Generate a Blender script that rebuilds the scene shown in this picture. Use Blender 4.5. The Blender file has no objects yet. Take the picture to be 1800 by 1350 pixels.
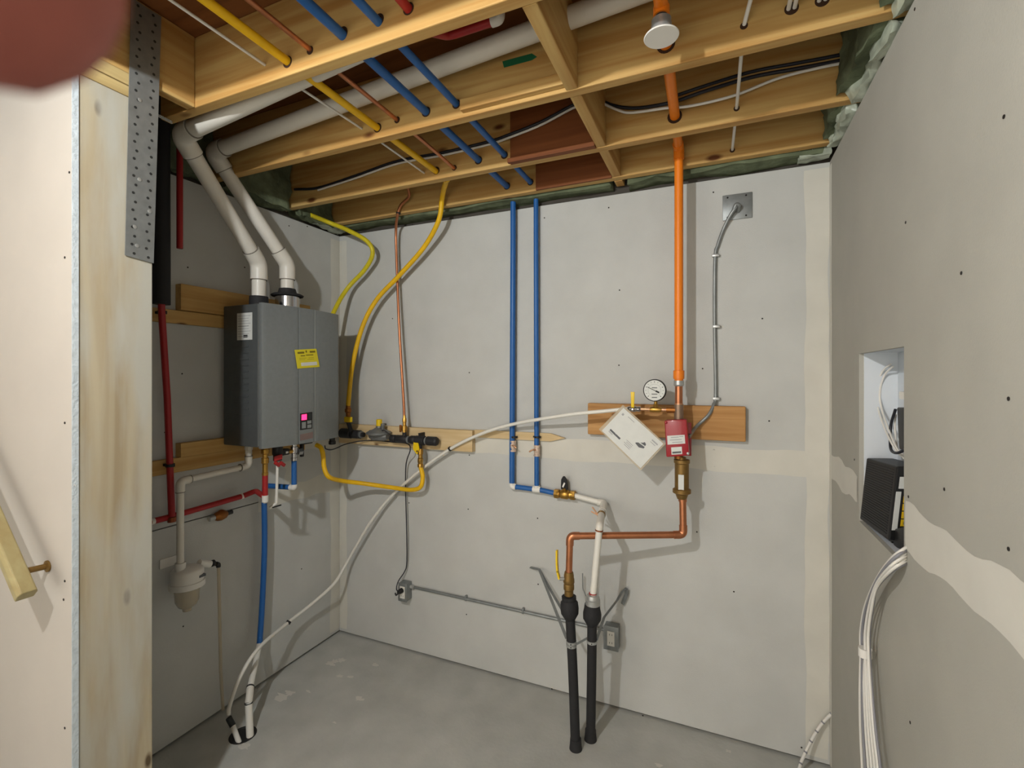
import bpy, bmesh, math, random
from mathutils import Vector, Matrix
random.seed(7)
R = math.radians
S = bpy.context.scene
C = S.collection

# ------------------------------------------------------------------ camera
F, HY, TH, CH = 835.0, 662.0, R(23.45), 1.576      # focal (px), horizon row, yaw, eye height
cam_d = bpy.data.cameras.new('camera'); cam = bpy.data.objects.new('camera', cam_d); C.objects.link(cam)
cam.location = (0, 0, CH); cam.rotation_euler = (R(90), 0, TH)
cam_d.sensor_width = 36; cam_d.lens = F / 1800 * 36
cam_d.shift_y = -(675 - HY) / 1800
cam_d.clip_start = 0.004; cam_d.clip_end = 60
cam_d.dof.use_dof = True; cam_d.dof.focus_distance = 2.1; cam_d.dof.aperture_fstop = 13
S.camera = cam
# ------------------------------------------------------------------ world, exposure
w = bpy.data.worlds.new('world'); S.world = w; w.use_nodes = True
bg = w.node_tree.nodes['Background']; bg.inputs[0].default_value = (1.0, 0.94, 0.83, 1); bg.inputs[1].default_value = 1.08
S.view_settings.view_transform = 'Standard'; S.view_settings.look = 'None'
S.view_settings.exposure = 1.28; S.view_settings.gamma = 1.0; S.view_settings.use_curve_mapping = False
BULB = Vector((-0.85, -0.26, 2.405)); BULB_W = 46.0
# ------------------------------------------------------------------ room numbers (m)
XL, XR, YB, ZT = -2.142, 0.413, 2.265, 2.44        # left wall, right wall, back wall, top of drywall
ZJ, ZS = 2.476, 2.711                               # joist underside, subfloor underside
XP, YP0, YP1 = -1.60, 0.718, 0.903                  # end post of the near partition
JF = [0.629, 1.035, 1.444, 1.851, 2.157]            # joist front faces
JT = 0.038
RX0 = -.152

# ------------------------------------------------------------------ pixel -> point
FW = Vector((-math.sin(TH), math.cos(TH), 0)); RT = Vector((math.cos(TH), math.sin(TH), 0)); CP = Vector((0, 0, CH))
def ray(u, v): return FW + RT * ((u - 900) / F) + Vector((0, 0, (HY - v) / F))
def py(u, v, y): d = ray(u, v); return CP + d * (y / d.y)
def px(u, v, x): d = ray(u, v); return CP + d * (x / d.x)
def pz(u, v, z): d = ray(u, v); return CP + d * ((z - CH) / d.z)
V = lambda *a: Vector(a)

# ------------------------------------------------------------------ materials
def lin(c):
    f = lambda s: s / 12.92 if s <= 0.04045 else ((s + 0.055) / 1.055) ** 2.4
    return tuple(f(x / 255) for x in c) + (1,)
MATS = {}
def mat(name, rgb, rough=0.6, metal=0.0, var=0.0, vscale=8.0, bump=0.0, bscale=60.0, spec=0.4, emit=None, estr=0, trans=0.0, alpha=1.0, coat=0.0):
    m = bpy.data.materials.new(name); m.use_nodes = True; nt = m.node_tree; b = nt.nodes['Principled BSDF']
    b.inputs['Base Color'].default_value = lin(rgb); b.inputs['Roughness'].default_value = rough
    b.inputs['Metallic'].default_value = metal; b.inputs['Specular IOR Level'].default_value = spec
    if coat: b.inputs['Coat Weight'].default_value = coat
    if trans: b.inputs['Transmission Weight'].default_value = trans
    if alpha < 1: b.inputs['Alpha'].default_value = alpha
    if emit: b.inputs['Emission Color'].default_value = lin(emit); b.inputs['Emission Strength'].default_value = estr
    if var or bump:
        tc = nt.nodes.new('ShaderNodeTexCoord')
    if var:
        n = nt.nodes.new('ShaderNodeTexNoise'); n.inputs['Scale'].default_value = vscale; n.inputs['Detail'].default_value = 5
        r = nt.nodes.new('ShaderNodeValToRGB'); c = lin(rgb)
        r.color_ramp.elements[0].position = 0.3; r.color_ramp.elements[1].position = 0.7
        r.color_ramp.elements[0].color = tuple(max(0, x * (1 - var)) for x in c[:3]) + (1,)
        r.color_ramp.elements[1].color = tuple(min(1, x * (1 + var)) for x in c[:3]) + (1,)
        nt.links.new(tc.outputs['Object'], n.inputs['Vector']); nt.links.new(n.outputs['Fac'], r.inputs['Fac'])
        nt.links.new(r.outputs['Color'], b.inputs['Base Color'])
    if bump:
        n2 = nt.nodes.new('ShaderNodeTexNoise'); n2.inputs['Scale'].default_value = bscale; n2.inputs['Detail'].default_value = 4
        bp = nt.nodes.new('ShaderNodeBump'); bp.inputs['Strength'].default_value = bump; bp.inputs['Distance'].default_value = 0.004
        nt.links.new(tc.outputs['Object'], n2.inputs['Vector']); nt.links.new(n2.outputs['Fac'], bp.inputs['Height'])
        nt.links.new(bp.outputs['Normal'], b.inputs['Normal'])
    MATS[name] = m; return m

def wood(name, light, dark, axis, knot=(92, 52, 22), kn=1.0, grain=26.0, rough=0.62, stain=None):
    """sawn timber: grain stretched along one axis, scattered knots, optional grey stain"""
    m = bpy.data.materials.new(name); m.use_nodes = True; nt = m.node_tree; N = nt.nodes; L = nt.links
    b = N['Principled BSDF']; b.inputs['Roughness'].default_value = rough; b.inputs['Specular IOR Level'].default_value = 0.25
    g = N.new('ShaderNodeNewGeometry')
    def mp(al, ac):
        q = N.new('ShaderNodeMapping'); s = [ac] * 3; s[axis] = al; q.inputs['Scale'].default_value = s
        L.new(g.outputs['Position'], q.inputs['Vector']); return q
    n = N.new('ShaderNodeTexNoise'); n.inputs['Scale'].default_value = 1; n.inputs['Detail'].default_value = 6; n.inputs['Distortion'].default_value = 0.8
    L.new(mp(1.3, grain).outputs[0], n.inputs['Vector'])
    r = N.new('ShaderNodeValToRGB'); e = r.color_ramp.elements; e[0].position = 0.34; e[1].position = 0.66; e[0].color = lin(dark); e[1].color = lin(light)
    L.new(n.outputs['Fac'], r.inputs['Fac'])
    vo = N.new('ShaderNodeTexVoronoi'); vo.inputs['Scale'].default_value = 1
    L.new(mp(3.2, 7.5).outputs[0], vo.inputs['Vector'])
    rk = N.new('ShaderNodeValToRGB'); rk.color_ramp.elements[0].position = 0.06 * kn; rk.color_ramp.elements[1].position = 0.13 * kn + 0.001
    rk.color_ramp.elements[0].color = (1, 1, 1, 1); rk.color_ramp.elements[1].color = (0, 0, 0, 1)
    L.new(vo.outputs['Distance'], rk.inputs['Fac'])
    mx = N.new('ShaderNodeMix'); mx.data_type = 'RGBA'; L.new(rk.outputs['Color'], mx.inputs['Factor'])
    L.new(r.outputs['Color'], mx.inputs['A']); mx.inputs['B'].default_value = lin(knot)
    out = mx.outputs['Result']
    if stain:
        ns = N.new('ShaderNodeTexNoise'); ns.inputs['Scale'].default_value = 1; ns.inputs['Detail'].default_value = 5
        L.new(mp(2.2, 11).outputs[0], ns.inputs['Vector'])
        rs = N.new('ShaderNodeValToRGB'); rs.color_ramp.elements[0].position = 0.38; rs.color_ramp.elements[1].position = 0.62
        L.new(ns.outputs['Fac'], rs.inputs['Fac'])
        m2 = N.new('ShaderNodeMix'); m2.data_type = 'RGBA'; L.new(rs.outputs['Color'], m2.inputs['Factor']); L.new(out, m2.inputs['A']); m2.inputs['B'].default_value = lin(stain)
        out = m2.outputs['Result']
    L.new(out, b.inputs['Base Color'])
    bp = N.new('ShaderNodeBump'); bp.inputs['Strength'].default_value = 0.25; bp.inputs['Distance'].default_value = 0.002
    L.new(n.outputs['Fac'], bp.inputs['Height']); L.new(bp.outputs['Normal'], b.inputs['Normal'])
    MATS[name] = m; return m

mat('drywall_tan', (167, 165, 156), 0.85, var=0.04, vscale=5, bump=0.15, bscale=220, spec=0.2)
mat('drywall', (187, 188, 185), 0.85, var=0.05, vscale=5, bump=0.15, bscale=220, spec=0.2)
mat('mud', (201, 199, 190), 0.8, var=0.04, vscale=9, spec=0.2)
mat('drywall_edge', (188, 198, 204), 0.9, var=0.1, vscale=60, bump=0.6, bscale=120, spec=0.2)
mat('drywall_near', (172, 166, 158), 0.8, var=0.03, vscale=5, spec=0.3)
mat('backing', (70, 66, 60), 0.9, var=0.2)
mat('concrete', (174, 175, 170), 0.75, var=0.09, vscale=7, bump=0.25, bscale=70, spec=0.3)
mat('splat', (196, 194, 186), 0.8, var=0.06)
mat('screw', (38, 34, 32), 0.5, metal=0.4)
wood('joist_wood', (196, 164, 104), (172, 130, 72), 0)
wood('cross_wood', (196, 164, 104), (172, 130, 72), 1)
wood('plank_wood', (190, 146, 92), (160, 114, 64), 0, kn=0.7)
wood('board_y', (196, 160, 100), (172, 132, 74), 1, kn=0.8)
wood('board_x', (212, 190, 150), (194, 168, 124), 0, kn=0.6)
wood('red_board', (128, 76, 40), (108, 60, 30), 0, kn=0.3)
wood('deck_wood', (132, 84, 46), (104, 62, 32), 0, kn=0.9, grain=14)
wood('post_wood', (178, 168, 144), (154, 140, 114), 2, kn=0.7, grain=18, stain=(174, 173, 163), knot=(92, 78, 58))
wood('plate_wood', (196, 174, 122), (160, 136, 88), 1, kn=0.5)
wood('rail_wood', (156, 146, 106), (144, 130, 90), 0, kn=0.0, rough=0.4)
mat('insulation', (96, 104, 82), 0.95, var=0.35, vscale=14, bump=1.0, bscale=40, spec=0.1)
mat('poly', (160, 168, 152), 0.35, var=0.2, vscale=20, bump=0.8, bscale=30, spec=0.5)
mat('galv', (138, 142, 142), 0.45, metal=0.55, var=0.12, vscale=30)
mat('galv_dark', (58, 60, 60), 0.5, metal=0.5)
mat('galv_light', (176, 178, 176), 0.4, metal=0.6, var=0.1, vscale=40)
mat('pvc', (214, 210, 200), 0.4, var=0.03, vscale=12)
mat('pvc_joint', (120, 114, 104), 0.6)
mat('white_plastic', (222, 220, 214), 0.4)
mat('clear_plastic', (190, 176, 150), 0.15, alpha=0.55)
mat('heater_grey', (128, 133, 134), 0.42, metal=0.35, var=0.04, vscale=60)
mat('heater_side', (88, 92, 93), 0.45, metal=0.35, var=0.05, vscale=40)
mat('heater_trim', (150, 154, 152), 0.3, metal=0.5)
mat('black', (26, 26, 27), 0.5)
mat('black_rubber', (34, 34, 36), 0.75, bump=0.2, bscale=50)
mat('led', (255, 60, 110), 0.4, emit=(255, 40, 100), estr=1.1)
mat('button', (132, 136, 134), 0.5)
mat('paper', (208, 210, 206), 0.7, var=0.03, vscale=30)
mat('ink', (92, 94, 98), 0.8)
mat('ink_pale', (160, 162, 164), 0.8)
mat('ink_olive', (112, 100, 20), 0.8)
mat('yellow_tag', (214, 200, 40), 0.6)
mat('gas_yellow', (226, 178, 16), 0.45, var=0.08, vscale=20)
mat('gas_yellow2', (206, 190, 34), 0.45, var=0.08, vscale=20)
mat('valve_yellow', (224, 190, 20), 0.4)
mat('pex_blue', (34, 92, 158), 0.4, var=0.06, vscale=20)
mat('pex_red', (158, 34, 36), 0.45, var=0.08, vscale=20)
mat('copper', (186, 122, 86), 0.36, metal=0.8, var=0.14, vscale=22)
mat('copper_pale', (200, 152, 116), 0.35, metal=0.6, var=0.1, vscale=30)
mat('copper_dull', (150, 84, 54), 0.5, metal=0.7, var=0.1, vscale=30)
mat('brass', (178, 138, 66), 0.36, metal=0.85, var=0.12, vscale=40)
mat('brass_dull', (132, 104, 58), 0.5, metal=0.7, var=0.15, vscale=40)
mat('bronze', (150, 96, 44), 0.45, metal=0.7, var=0.12, vscale=40)
mat('tee_bronze', (140, 118, 100), 0.45, metal=0.6, var=0.1, vscale=40)
mat('plate_brown', (116, 98, 94), 0.5)
mat('valve_white', (196, 176, 160), 0.5, metal=0.2, var=0.25, vscale=70)
mat('bore_shade', (52, 30, 14), 0.9)
mat('orange_pipe', (228, 124, 26), 0.42, var=0.04, vscale=10)
mat('red_switch', (150, 24, 36), 0.35, var=0.04, coat=0.3)
mat('iron', (44, 44, 46), 0.55, metal=0.3, bump=0.3, bscale=90)
mat('reg_grey', (128, 130, 130), 0.45, metal=0.5, var=0.1, vscale=40)
mat('chrome', (190, 190, 192), 0.18, metal=1.0)
mat('cable_white', (214, 212, 206), 0.5)
mat('cable_grey', (128, 128, 134), 0.5)
mat('cable_black', (30, 32, 40), 0.45)
mat('tube_white', (220, 218, 210), 0.4)
mat('green_tape', (22, 92, 58), 0.6)
mat('metal_white', (202, 208, 214), 0.45)
mat('lan_yellow', (214, 176, 20), 0.5)
mat('outlet_white', (214, 212, 204), 0.4)
mat('purple', (112, 60, 110), 0.5)
mat('skin', (150, 82, 72), 0.5, var=0.1, vscale=300)
mat('bulb', (255, 250, 240), 0.4, emit=(255, 246, 230), estr=1.0, alpha=0.12)

# ------------------------------------------------------------------ mesh builder
def fillet(pts, rad, n=6):
    pts = [Vector(p) for p in pts]; out = [pts[0]]
    for i in range(1, len(pts) - 1):
        a, b, c = pts[i - 1], pts[i], pts[i + 1]
        d1, d2 = (a - b), (c - b); l1, l2 = d1.length, d2.length; d1.normalize(); d2.normalize()
        ang = d1.angle(d2)
        if ang > math.pi - 0.03: out.append(b); continue
        t = min(rad / math.tan(ang / 2), l1 * 0.48, l2 * 0.48)
        p, q = b + d1 * t, b + d2 * t
        for k in range(n + 1):
            s = k / n; out.append(p * (1 - s) ** 2 + b * 2 * s * (1 - s) + q * s * s)
    out.append(pts[-1]); return out
def spline(pts, n=8):
    P = [Vector(p) for p in pts]; P = [P[0] * 2 - P[1]] + P + [P[-1] * 2 - P[-2]]; out = []
    for i in range(1, len(P) - 2):
        a, b, c, d = P[i - 1:i + 3]
        for k in range(n):
            t = k / n
            out.append(0.5 * ((2 * b) + (c - a) * t + (2 * a - 5 * b + 4 * c - d) * t * t + (3 * b - a - 3 * c + d) * t ** 3))
    out.append(P[-2]); return out
def frame(d):
    d = d.normalized(); u = V(0, 0, 1) if abs(d.z) < 0.9 else V(1, 0, 0)
    a = d.cross(u).normalized(); return a, d.cross(a).normalized()

class MB:
    def __init__(s): s.v = []; s.f = []
    def add(s, vs, fs):
        o = len(s.v); s.v += [Vector(p) for p in vs]; s.f += [tuple(i + o for i in f) for f in fs]; return s
    def box(s, a, b):
        x0, y0, z0 = a; x1, y1, z1 = b
        return s.add([(x0,y0,z0),(x1,y0,z0),(x1,y1,z0),(x0,y1,z0),(x0,y0,z1),(x1,y0,z1),(x1,y1,z1),(x0,y1,z1)],
                     [(0,3,2,1),(4,5,6,7),(0,1,5,4),(1,2,6,5),(2,3,7,6),(3,0,4,7)])
    def obox(s, c, ax, h):
        c = Vector(c); X, Y, Z = [Vector(a) for a in ax]
        vs = [c + X * (h[0] * i) + Y * (h[1] * j) + Z * (h[2] * k) for k in (-1, 1) for i, j in ((-1,-1),(1,-1),(1,1),(-1,1))]
        return s.add(vs, [(0,3,2,1),(4,5,6,7),(0,1,5,4),(1,2,6,5),(2,3,7,6),(3,0,4,7)])
    def hexa(s, q, t):                    # bottom quad, top quad
        return s.add(list(q) + list(t), [(0,3,2,1),(4,5,6,7),(0,1,5,4),(1,2,6,5),(2,3,7,6),(3,0,4,7)])
    def prism(s, poly, d):                # polygon of points, extruded by vector d
        n = len(poly); d = Vector(d); vs = [Vector(p) for p in poly] + [Vector(p) + d for p in poly]
        return s.add(vs, [tuple(range(n))[::-1], tuple(range(n, 2 * n))] + [(i, (i + 1) % n, n + (i + 1) % n, n + i) for i in range(n)])
    def tube(s, pts, r, seg=12, cap=True):
        pts = [Vector(p) for p in pts]; n = len(pts); a = None; vs = []; fs = []
        rr = r if isinstance(r, (list, tuple)) else [r] * n
        for i, p in enumerate(pts):
            t = (pts[min(i + 1, n - 1)] - pts[max(i - 1, 0)]).normalized()
            if a is None: a, b = frame(t)
            else:
                a = (a - t * a.dot(t))
                a = a.normalized() if a.length > 1e-6 else frame(t)[0]
                b = t.cross(a)
            for k in range(seg):
                w_ = 2 * math.pi * k / seg; vs.append(p + (a * math.cos(w_) + b * math.sin(w_)) * rr[i])
        for i in range(n - 1):
            for k in range(seg):
                k2 = (k + 1) % seg; fs.append((i * seg + k, i * seg + k2, (i + 1) * seg + k2, (i + 1) * seg + k))
        if cap: fs += [tuple(range(seg))[::-1], tuple((n - 1) * seg + k for k in range(seg))]
        return s.add(vs, fs)
    def lathe(s, p, d, prof, seg=20):     # prof: (distance along d, radius)
        p = Vector(p); d = Vector(d).normalized(); a, b = frame(d); vs = []; fs = []; n = len(prof)
        for h, r in prof:
            for k in range(seg):
                w_ = 2 * math.pi * k / seg; vs.append(p + d * h + (a * math.cos(w_) + b * math.sin(w_)) * r)
        for i in range(n - 1):
            for k in range(seg):
                k2 = (k + 1) % seg; fs.append((i * seg + k, (i + 1) * seg + k, (i + 1) * seg + k2, i * seg + k2))
        fs += [tuple(range(seg)), tuple((n - 1) * seg + k for k in range(seg))[::-1]]
        return s.add(vs, fs)
    def cyl(s, a, b, r, seg=16):
        a, b = Vector(a), Vector(b); return s.lathe(a, b - a, [(0, r), ((b - a).length, r)], seg)
    def ball(s, c, r, seg=14, rings=8, sc=(1, 1, 1)):
        prof = [(-r * math.cos(math.pi * i / rings), max(1e-5, r * math.sin(math.pi * i / rings))) for i in range(rings + 1)]
        o = len(s.v); s.lathe((0, 0, 0), (0, 0, 1), prof, seg)
        for i in range(o, len(s.v)): q = s.v[i]; s.v[i] = Vector(c) + V(q.x * sc[0], q.y * sc[1], q.z * sc[2])
        return s

def build(name, mb, m, parent=None, smooth=True, bev=0.0, org=None, ang=38, segs=2):
    if parent is not None:
        r = parent
        o = V(0, 0, 0)
        while r is not None: o = o + r.location; r = r.parent
    elif org is not None: o = Vector(org)
    else:
        xs = [p.x for p in mb.v]; ys = [p.y for p in mb.v]; o = V((min(xs) + max(xs)) / 2, (min(ys) + max(ys)) / 2, min(p.z for p in mb.v))
    me = bpy.data.meshes.new(name); me.from_pydata([p - o for p in mb.v], [], mb.f); me.update()
    bm = bmesh.new(); bm.from_mesh(me); bmesh.ops.recalc_face_normals(bm, faces=bm.faces)
    if bev: bmesh.ops.bevel(bm, geom=list(bm.edges), offset=bev, segments=segs, affect='EDGES', profile=0.5, clamp_overlap=True)
    bm.to_mesh(me); bm.free()
    if smooth: me.shade_smooth(); me.set_sharp_from_angle(angle=R(ang))
    me.materials.append(MATS[m])
    ob = bpy.data.objects.new(name, me); C.objects.link(ob); ob.parent = parent
    if parent is None: ob.location = o
    return ob
def tag(o, label, cat, group=None):
    o['label'] = label; o['category'] = cat
    if group: o['group'] = group
    return o
def thing(name, label, cat, loc, group=None):
    e = bpy.data.objects.new(name, None); C.objects.link(e); e.location = loc; e.empty_display_size = 0.03; return tag(e, label, cat, group)
def struct(o): o['kind'] = 'structure'; return o
def ring(p, d, r0, r1, h, mb=None, seg=20):      # a collar round a pipe
    return (mb or MB()).lathe(Vector(p) - Vector(d).normalized() * h / 2, d, [(0, r0), (0, r1), (h, r1), (h, r0)], seg)
def hexnut(p, d, r, h, mb=None): return (mb or MB()).lathe(Vector(p) - Vector(d).normalized() * h / 2, d, [(0, r), (h, r)], 6)

# ================================================================== SETTING
struct(build('floor', MB().box((-4.2, -2.6, -0.12), (2.4, 2.45, 0)), 'concrete', smooth=False))
FLOOR = bpy.data.objects['floor']
def blob(c, r, ax, ay, th, n=14, jag=0.45, sx=1, sy=1):
    c = Vector(c); ax = Vector(ax); ay = Vector(ay); nz = ax.cross(ay).normalized()
    poly = []
    for k in range(n):
        w_ = 2 * math.pi * k / n; q = r * (1 + random.uniform(-jag, jag))
        poly.append(c + ax * (q * math.cos(w_) * sx) + ay * (q * math.sin(w_) * sy))
    return MB().prism(poly, nz * th)
for (u, v, r) in ((600,1160,.026),(588,1162,.018),(582,1166,.024),(597,1188,.014),(616,1190,.012),(497,1225,.034),(508,1217,.022),(632,1229,.02),(542,1215,.012),(588,1270,.008),(660,1168,.014),(1160,1345,.012),(430,1312,.02),(1280,1320,.008)):
    build('plaster_splash', blob(pz(u, v, 0), r, (1, 0, 0), (0, 1, 0), 0.0006, 16, 0.5, 1.2, 0.7), 'splat', FLOOR, smooth=False)

def jagged(a, b, up, w0, w1, off, n=40, j=0.012, th=0.0012):
    """band of joint compound from a to b, half-widths w0/w1 across 'up', ragged edges, proud by 'off' direction"""
    a, b, up, off = Vector(a), Vector(b), Vector(up), Vector(off); vs = []; fs = []
    k0, k1, k2, k3 = [random.uniform(0, 6) for _ in range(4)]
    for i in range(n + 1):
        t = i / n; c = a.lerp(b, t)
        e0 = w0 + j * (.6 * math.sin(t * n * .35 + k0) + .5 * math.sin(t * n * .83 + k1) + random.uniform(-.15, .15))
        e1 = w1 + j * (.6 * math.sin(t * n * .31 + k2) + .5 * math.sin(t * n * .91 + k3) + random.uniform(-.15, .15))
        vs += [c - up * e0 + off * (th * .25), c - up * (e0 * .6) + off * th, c + up * (e1 * .6) + off * th, c + up * e1 + off * (th * .25)]
    for i in range(n):
        for k in range(3): q = i * 4 + k; fs.append((q, q + 4, q + 5, q + 1))
    return MB().add(vs, fs)
SCREW = None
def screw(p, nrm, parent):
    global SCREW
    p = Vector(p)
    if SCREW is None:
        mb = MB().lathe((0, 0, 0), (0, 0, 1), [(0, 0.0034), (0.0008, 0.0034), (0.0004, 0.0012)], 10)
        me = bpy.data.meshes.new('screw_head'); me.from_pydata(mb.v, [], mb.f); me.materials.append(MATS['screw']); SCREW = me
    o = bpy.data.objects.new('screw_head', SCREW); C.objects.link(o); o.parent = parent
    o.location = p - parent.location; o.rotation_euler = Vector(nrm).to_track_quat('Z', 'Y').to_euler(); return o

# back wall: dark framing behind two sheets of drywall
WB = struct(build('wall_back', MB().box((XL - .1, YB + .02, 0), (XR + .1, YB + .14, ZS)), 'backing', smooth=False))
build('drywall_panel', MB().box((XL, YB, 0.012), (XR, YB + .0127, 1.2185)), 'drywall', WB, smooth=False)
build('drywall_panel', MB().box((XL, YB, 1.2195), (XR, YB + .0127, ZT)), 'drywall', WB, smooth=False)
build('joint_compound', jagged((XL, YB, 1.22), (XR, YB, 1.22), (0, 0, 1), .055, .05, (0, -1, 0), 60, .006), 'mud', WB)
build('joint_compound', jagged((XL + .028, YB, .03), (XL + .028, YB, ZT - .03), (1, 0, 0), .026, .03, (0, -1, 0), 50, .004, .0021), 'mud', WB)
build('joint_compound', jagged((XR - .04, YB, .03), (XR - .04, YB, ZT - .02), (1, 0, 0), .045, .038, (0, -1, 0), 50, .005, .0021), 'mud', WB)
for (u, v) in ((825,655),(825,800),(823,895),(945,911),(1089,510),(1088,642),(1070,365),(957,383),(1254,338),(1425,312),(1235,648),(1085,1054),(946,1027),(1225,935),(719,884),(1255,791),(1256,819),(1130,1258),(970,1211),(864,360),(1409,1314),(820,1080),(1340,560),(1352,740),(1290,1040),(690,560),(725,395),(1100,1285)):
    screw(py(u, v, YB - .0004), (0, -1, 0), WB)
# left wall
WL = struct(build('wall_left', MB().box((XL - .14, -0.2, 0), (XL - .02, YB + .14, ZS)), 'backing', smooth=False))
build('drywall_panel', MB().box((XL - .0127, 0.3, 0.014), (XL, YB, 0.935)), 'drywall', WL, smooth=False)
build('drywall_panel', MB().box((XL - .0127, 0.3, 0.940), (XL, YB, ZT)), 'drywall', WL, smooth=False)
build('joint_compound', jagged((XL, YB - .03, .03), (XL, YB - .03, ZT - .03), (0, 1, 0), .045, .03, (1, 0, 0), 50, .006, .0021), 'mud', WL)
build('joint_compound', jagged((XL, 1.75, 1.21), (XL, YB - .04, 1.21), (0, 0, 1), .06, .05, (1, 0, 0), 20, .014), 'mud', WL)
build('joint_compound', jagged((XL, 1.70, .94), (XL, YB - .04, .94), (0, 0, 1), .05, .05, (1, 0, 0), 18, .012, .0009), 'mud', WL)
build('joint_compound', blob((XL + .0005, 1.9, 1.07), .05, (0, 1, 0), (0, 0, 1), .0006, 14, .5, 1, 1.4), 'mud', WL, smooth=False)
for (u, v) in ((320,657),(322,1101),(508,397),(540,398),(430,470),(330,470),(290,760),(530,1000)): screw(px(u, v, XL + .0004), (1, 0, 0), WL)
# right wall with the cut-out for the media box
HY0, HY1, HZ0, HZ1 = 1.433, 1.8325, 1.116, 1.649
mb = MB(); T = .0127
for a, b in (((XR, -2.6, .012), (XR + T, HY0, ZT)), ((XR, HY1, .012), (XR + T, YB, ZT)), ((XR, HY0, .012), (XR + T, HY1, HZ0)), ((XR, HY0, HZ1), (XR + T, HY1, ZT))): mb.box(a, b)
WR = struct(build('wall_right', mb, 'drywall_tan', smooth=False))
build('wall_backing', MB().box((XR + .16, -2.6, 0), (XR + .24, YB + .14, ZS)), 'backing', WR, smooth=False)
build('joint_compound', jagged((XR, HY1 + .02, 1.22), (XR, YB, 1.22), (0, 0, 1), .05, .045, (-1, 0, 0), 16, .012), 'mud', WR)
build('joint_compound', jagged((XR, HY0 - .012, 1.215), (XR, 0.2, 1.22), (0, 0, 1), .052, .055, (-1, 0, 0), 44, .010), 'mud', WR)
build('joint_compound', jagged((XR, YB - .018, .03), (XR, YB - .018, ZT - .02), (0, 1, 0), .02, .016, (-1, 0, 0), 50, .005, .0021), 'mud', WR)
for (u, v) in ((1765,205),(1592,391),(1773,701),(1600,1270),(1773,965),(1601,951),(1597,873),(1608,16),(1502,808),(1690,480),(1660,860)): screw(px(u, v, XR - .0004), (-1, 0, 0), WR)

# near partition: drywall face, end post of stained timber, top plates
WN = struct(build('wall_near', MB().box((-3.4, YP0, 0), (XP - .045, YP1, 2.402)), 'backing', smooth=False))
build('drywall_panel', MB().box((-3.4, YP0 - .0162, .012), (XP + .002, YP0 - .0006, 2.47)), 'drywall_near', WN, smooth=False)
build('cut_edge', MB().box((XP + .0016, YP0 - .0158, .013), (XP + .0034, YP0 - .001, 2.47)), 'drywall_edge', WN, smooth=False)
build('jamb_post', MB().box((XP - .044, YP0, 0), (XP, YP1, 2.403)), 'post_wood', WN, smooth=False, bev=.003)
build('top_plate', MB().box((XP - .6, YP0, 2.4045), (XP - .001, YP1, 2.4370)), 'plate_wood', WN, smooth=False, bev=.003)
build('top_plate', MB().box((XP - .6, YP0, 2.4385), (XP + .001, YP1, 2.4735)), 'plate_wood', WN, smooth=False, bev=.003)
for z in (0.2, 0.62, 1.02, 1.45, 1.9): screw((XP - .03, YP0 - .0166, z), (0, -1, 0), WN)
screw(py(122, 303, YP0 - .0166), (0, -1, 0), WN); screw(py(112, 1054, YP0 - .0166), (0, -1, 0), WN)

# ceiling: subfloor deck, joists, trimmer, blocking
CE = struct(build('ceiling', MB().box((-3.4, -2.6, ZS), (XR + .25, YB + .14, ZS + .02)), 'deck_wood', smooth=False))
def timber(name, a, b, m, bev=.003): return build(name, MB().box(a, b), m, CE, smooth=False, bev=bev)
for i, y in enumerate(JF):
    x0 = {0: -1.6025, 1: -1.79}.get(i, XL - .02)
    timber('joist', (x0, y, ZJ), (XR + .16, y + JT, ZS - .001), 'joist_wood')
for y in (0.223, -0.183, -0.59, -1.0): timber('joist', (-3.0, y, ZJ), (XR + .16, y + JT, ZS - .001), 'joist_wood')
timber('trimmer', (-1.641, 0.27, ZJ - .001), (-1.603, JF[1] - .0005, ZS - .001), 'cross_wood')
timber('blocking', (XL, YP0 + .02, ZJ), (-1.6415, YP0 + .058, ZS - .001), 'joist_wood')  # added to keep light out of the void left of the trimmer
timber('blocking', (XL, YP1 - .04, ZJ), (-1.6415, YP1 - .002, ZS - .001), 'joist_wood')  # second added piece, shuts light out of the same void
for i in range(1, 4): timber('blocking', (-.440, JF[i] + JT + .0005, ZJ + .001 * i), (-.402, JF[i + 1] - .0005, ZS - .002), 'cross_wood')
timber('blocking', (-.440, JF[4] + JT + .0005, ZJ - .002), (-.402, YB - .003, ZS - .002), 'cross_wood')
# scrap ledger on the second joist, red-brown backer boards
timber('ledger_strip', (-.812, JF[2] - .024, ZJ + .012), (-.4415, JF[2] - .0005, ZJ + .05), 'joist_wood')
timber('backer_board', (-.806, JF[3] - .013, ZJ - .001), (-.4415, JF[3] - .0005, ZS - .004), 'red_board', .001)
timber('backer_board', (-.806, JF[4] - .013, ZJ - .001), (-.4415, JF[4] - .0005, ZS - .004), 'red_board', .001)
timber('backer_board', (-.812, JF[3] - .03, ZJ - .002), (-.4415, JF[3] - .0135, ZJ + .016), 'red_board', .001)
q = MB().prism([py(883, 108, JF[2] - .0006), py(935, 94, JF[2] - .0006), py(944, 100, JF[2] - .0006), py(935, 106, JF[2] - .0006), py(886, 119, JF[2] - .0006)], (0, -.0006, 0))
build('marking_tape', q, 'green_tape', CE, smooth=False)
def bore_disc(x, z, r, rows):  # flat dark discs paint the shaded gap round each pipe, nothing is drilled
    for i in rows: build('bore_shade_disc', MB().lathe(V(x, JF[i] + .0002, z), (0, -1, 0), [(0, r), (.0008, r)], 18), 'bore_shade', CE, smooth=False)
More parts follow.
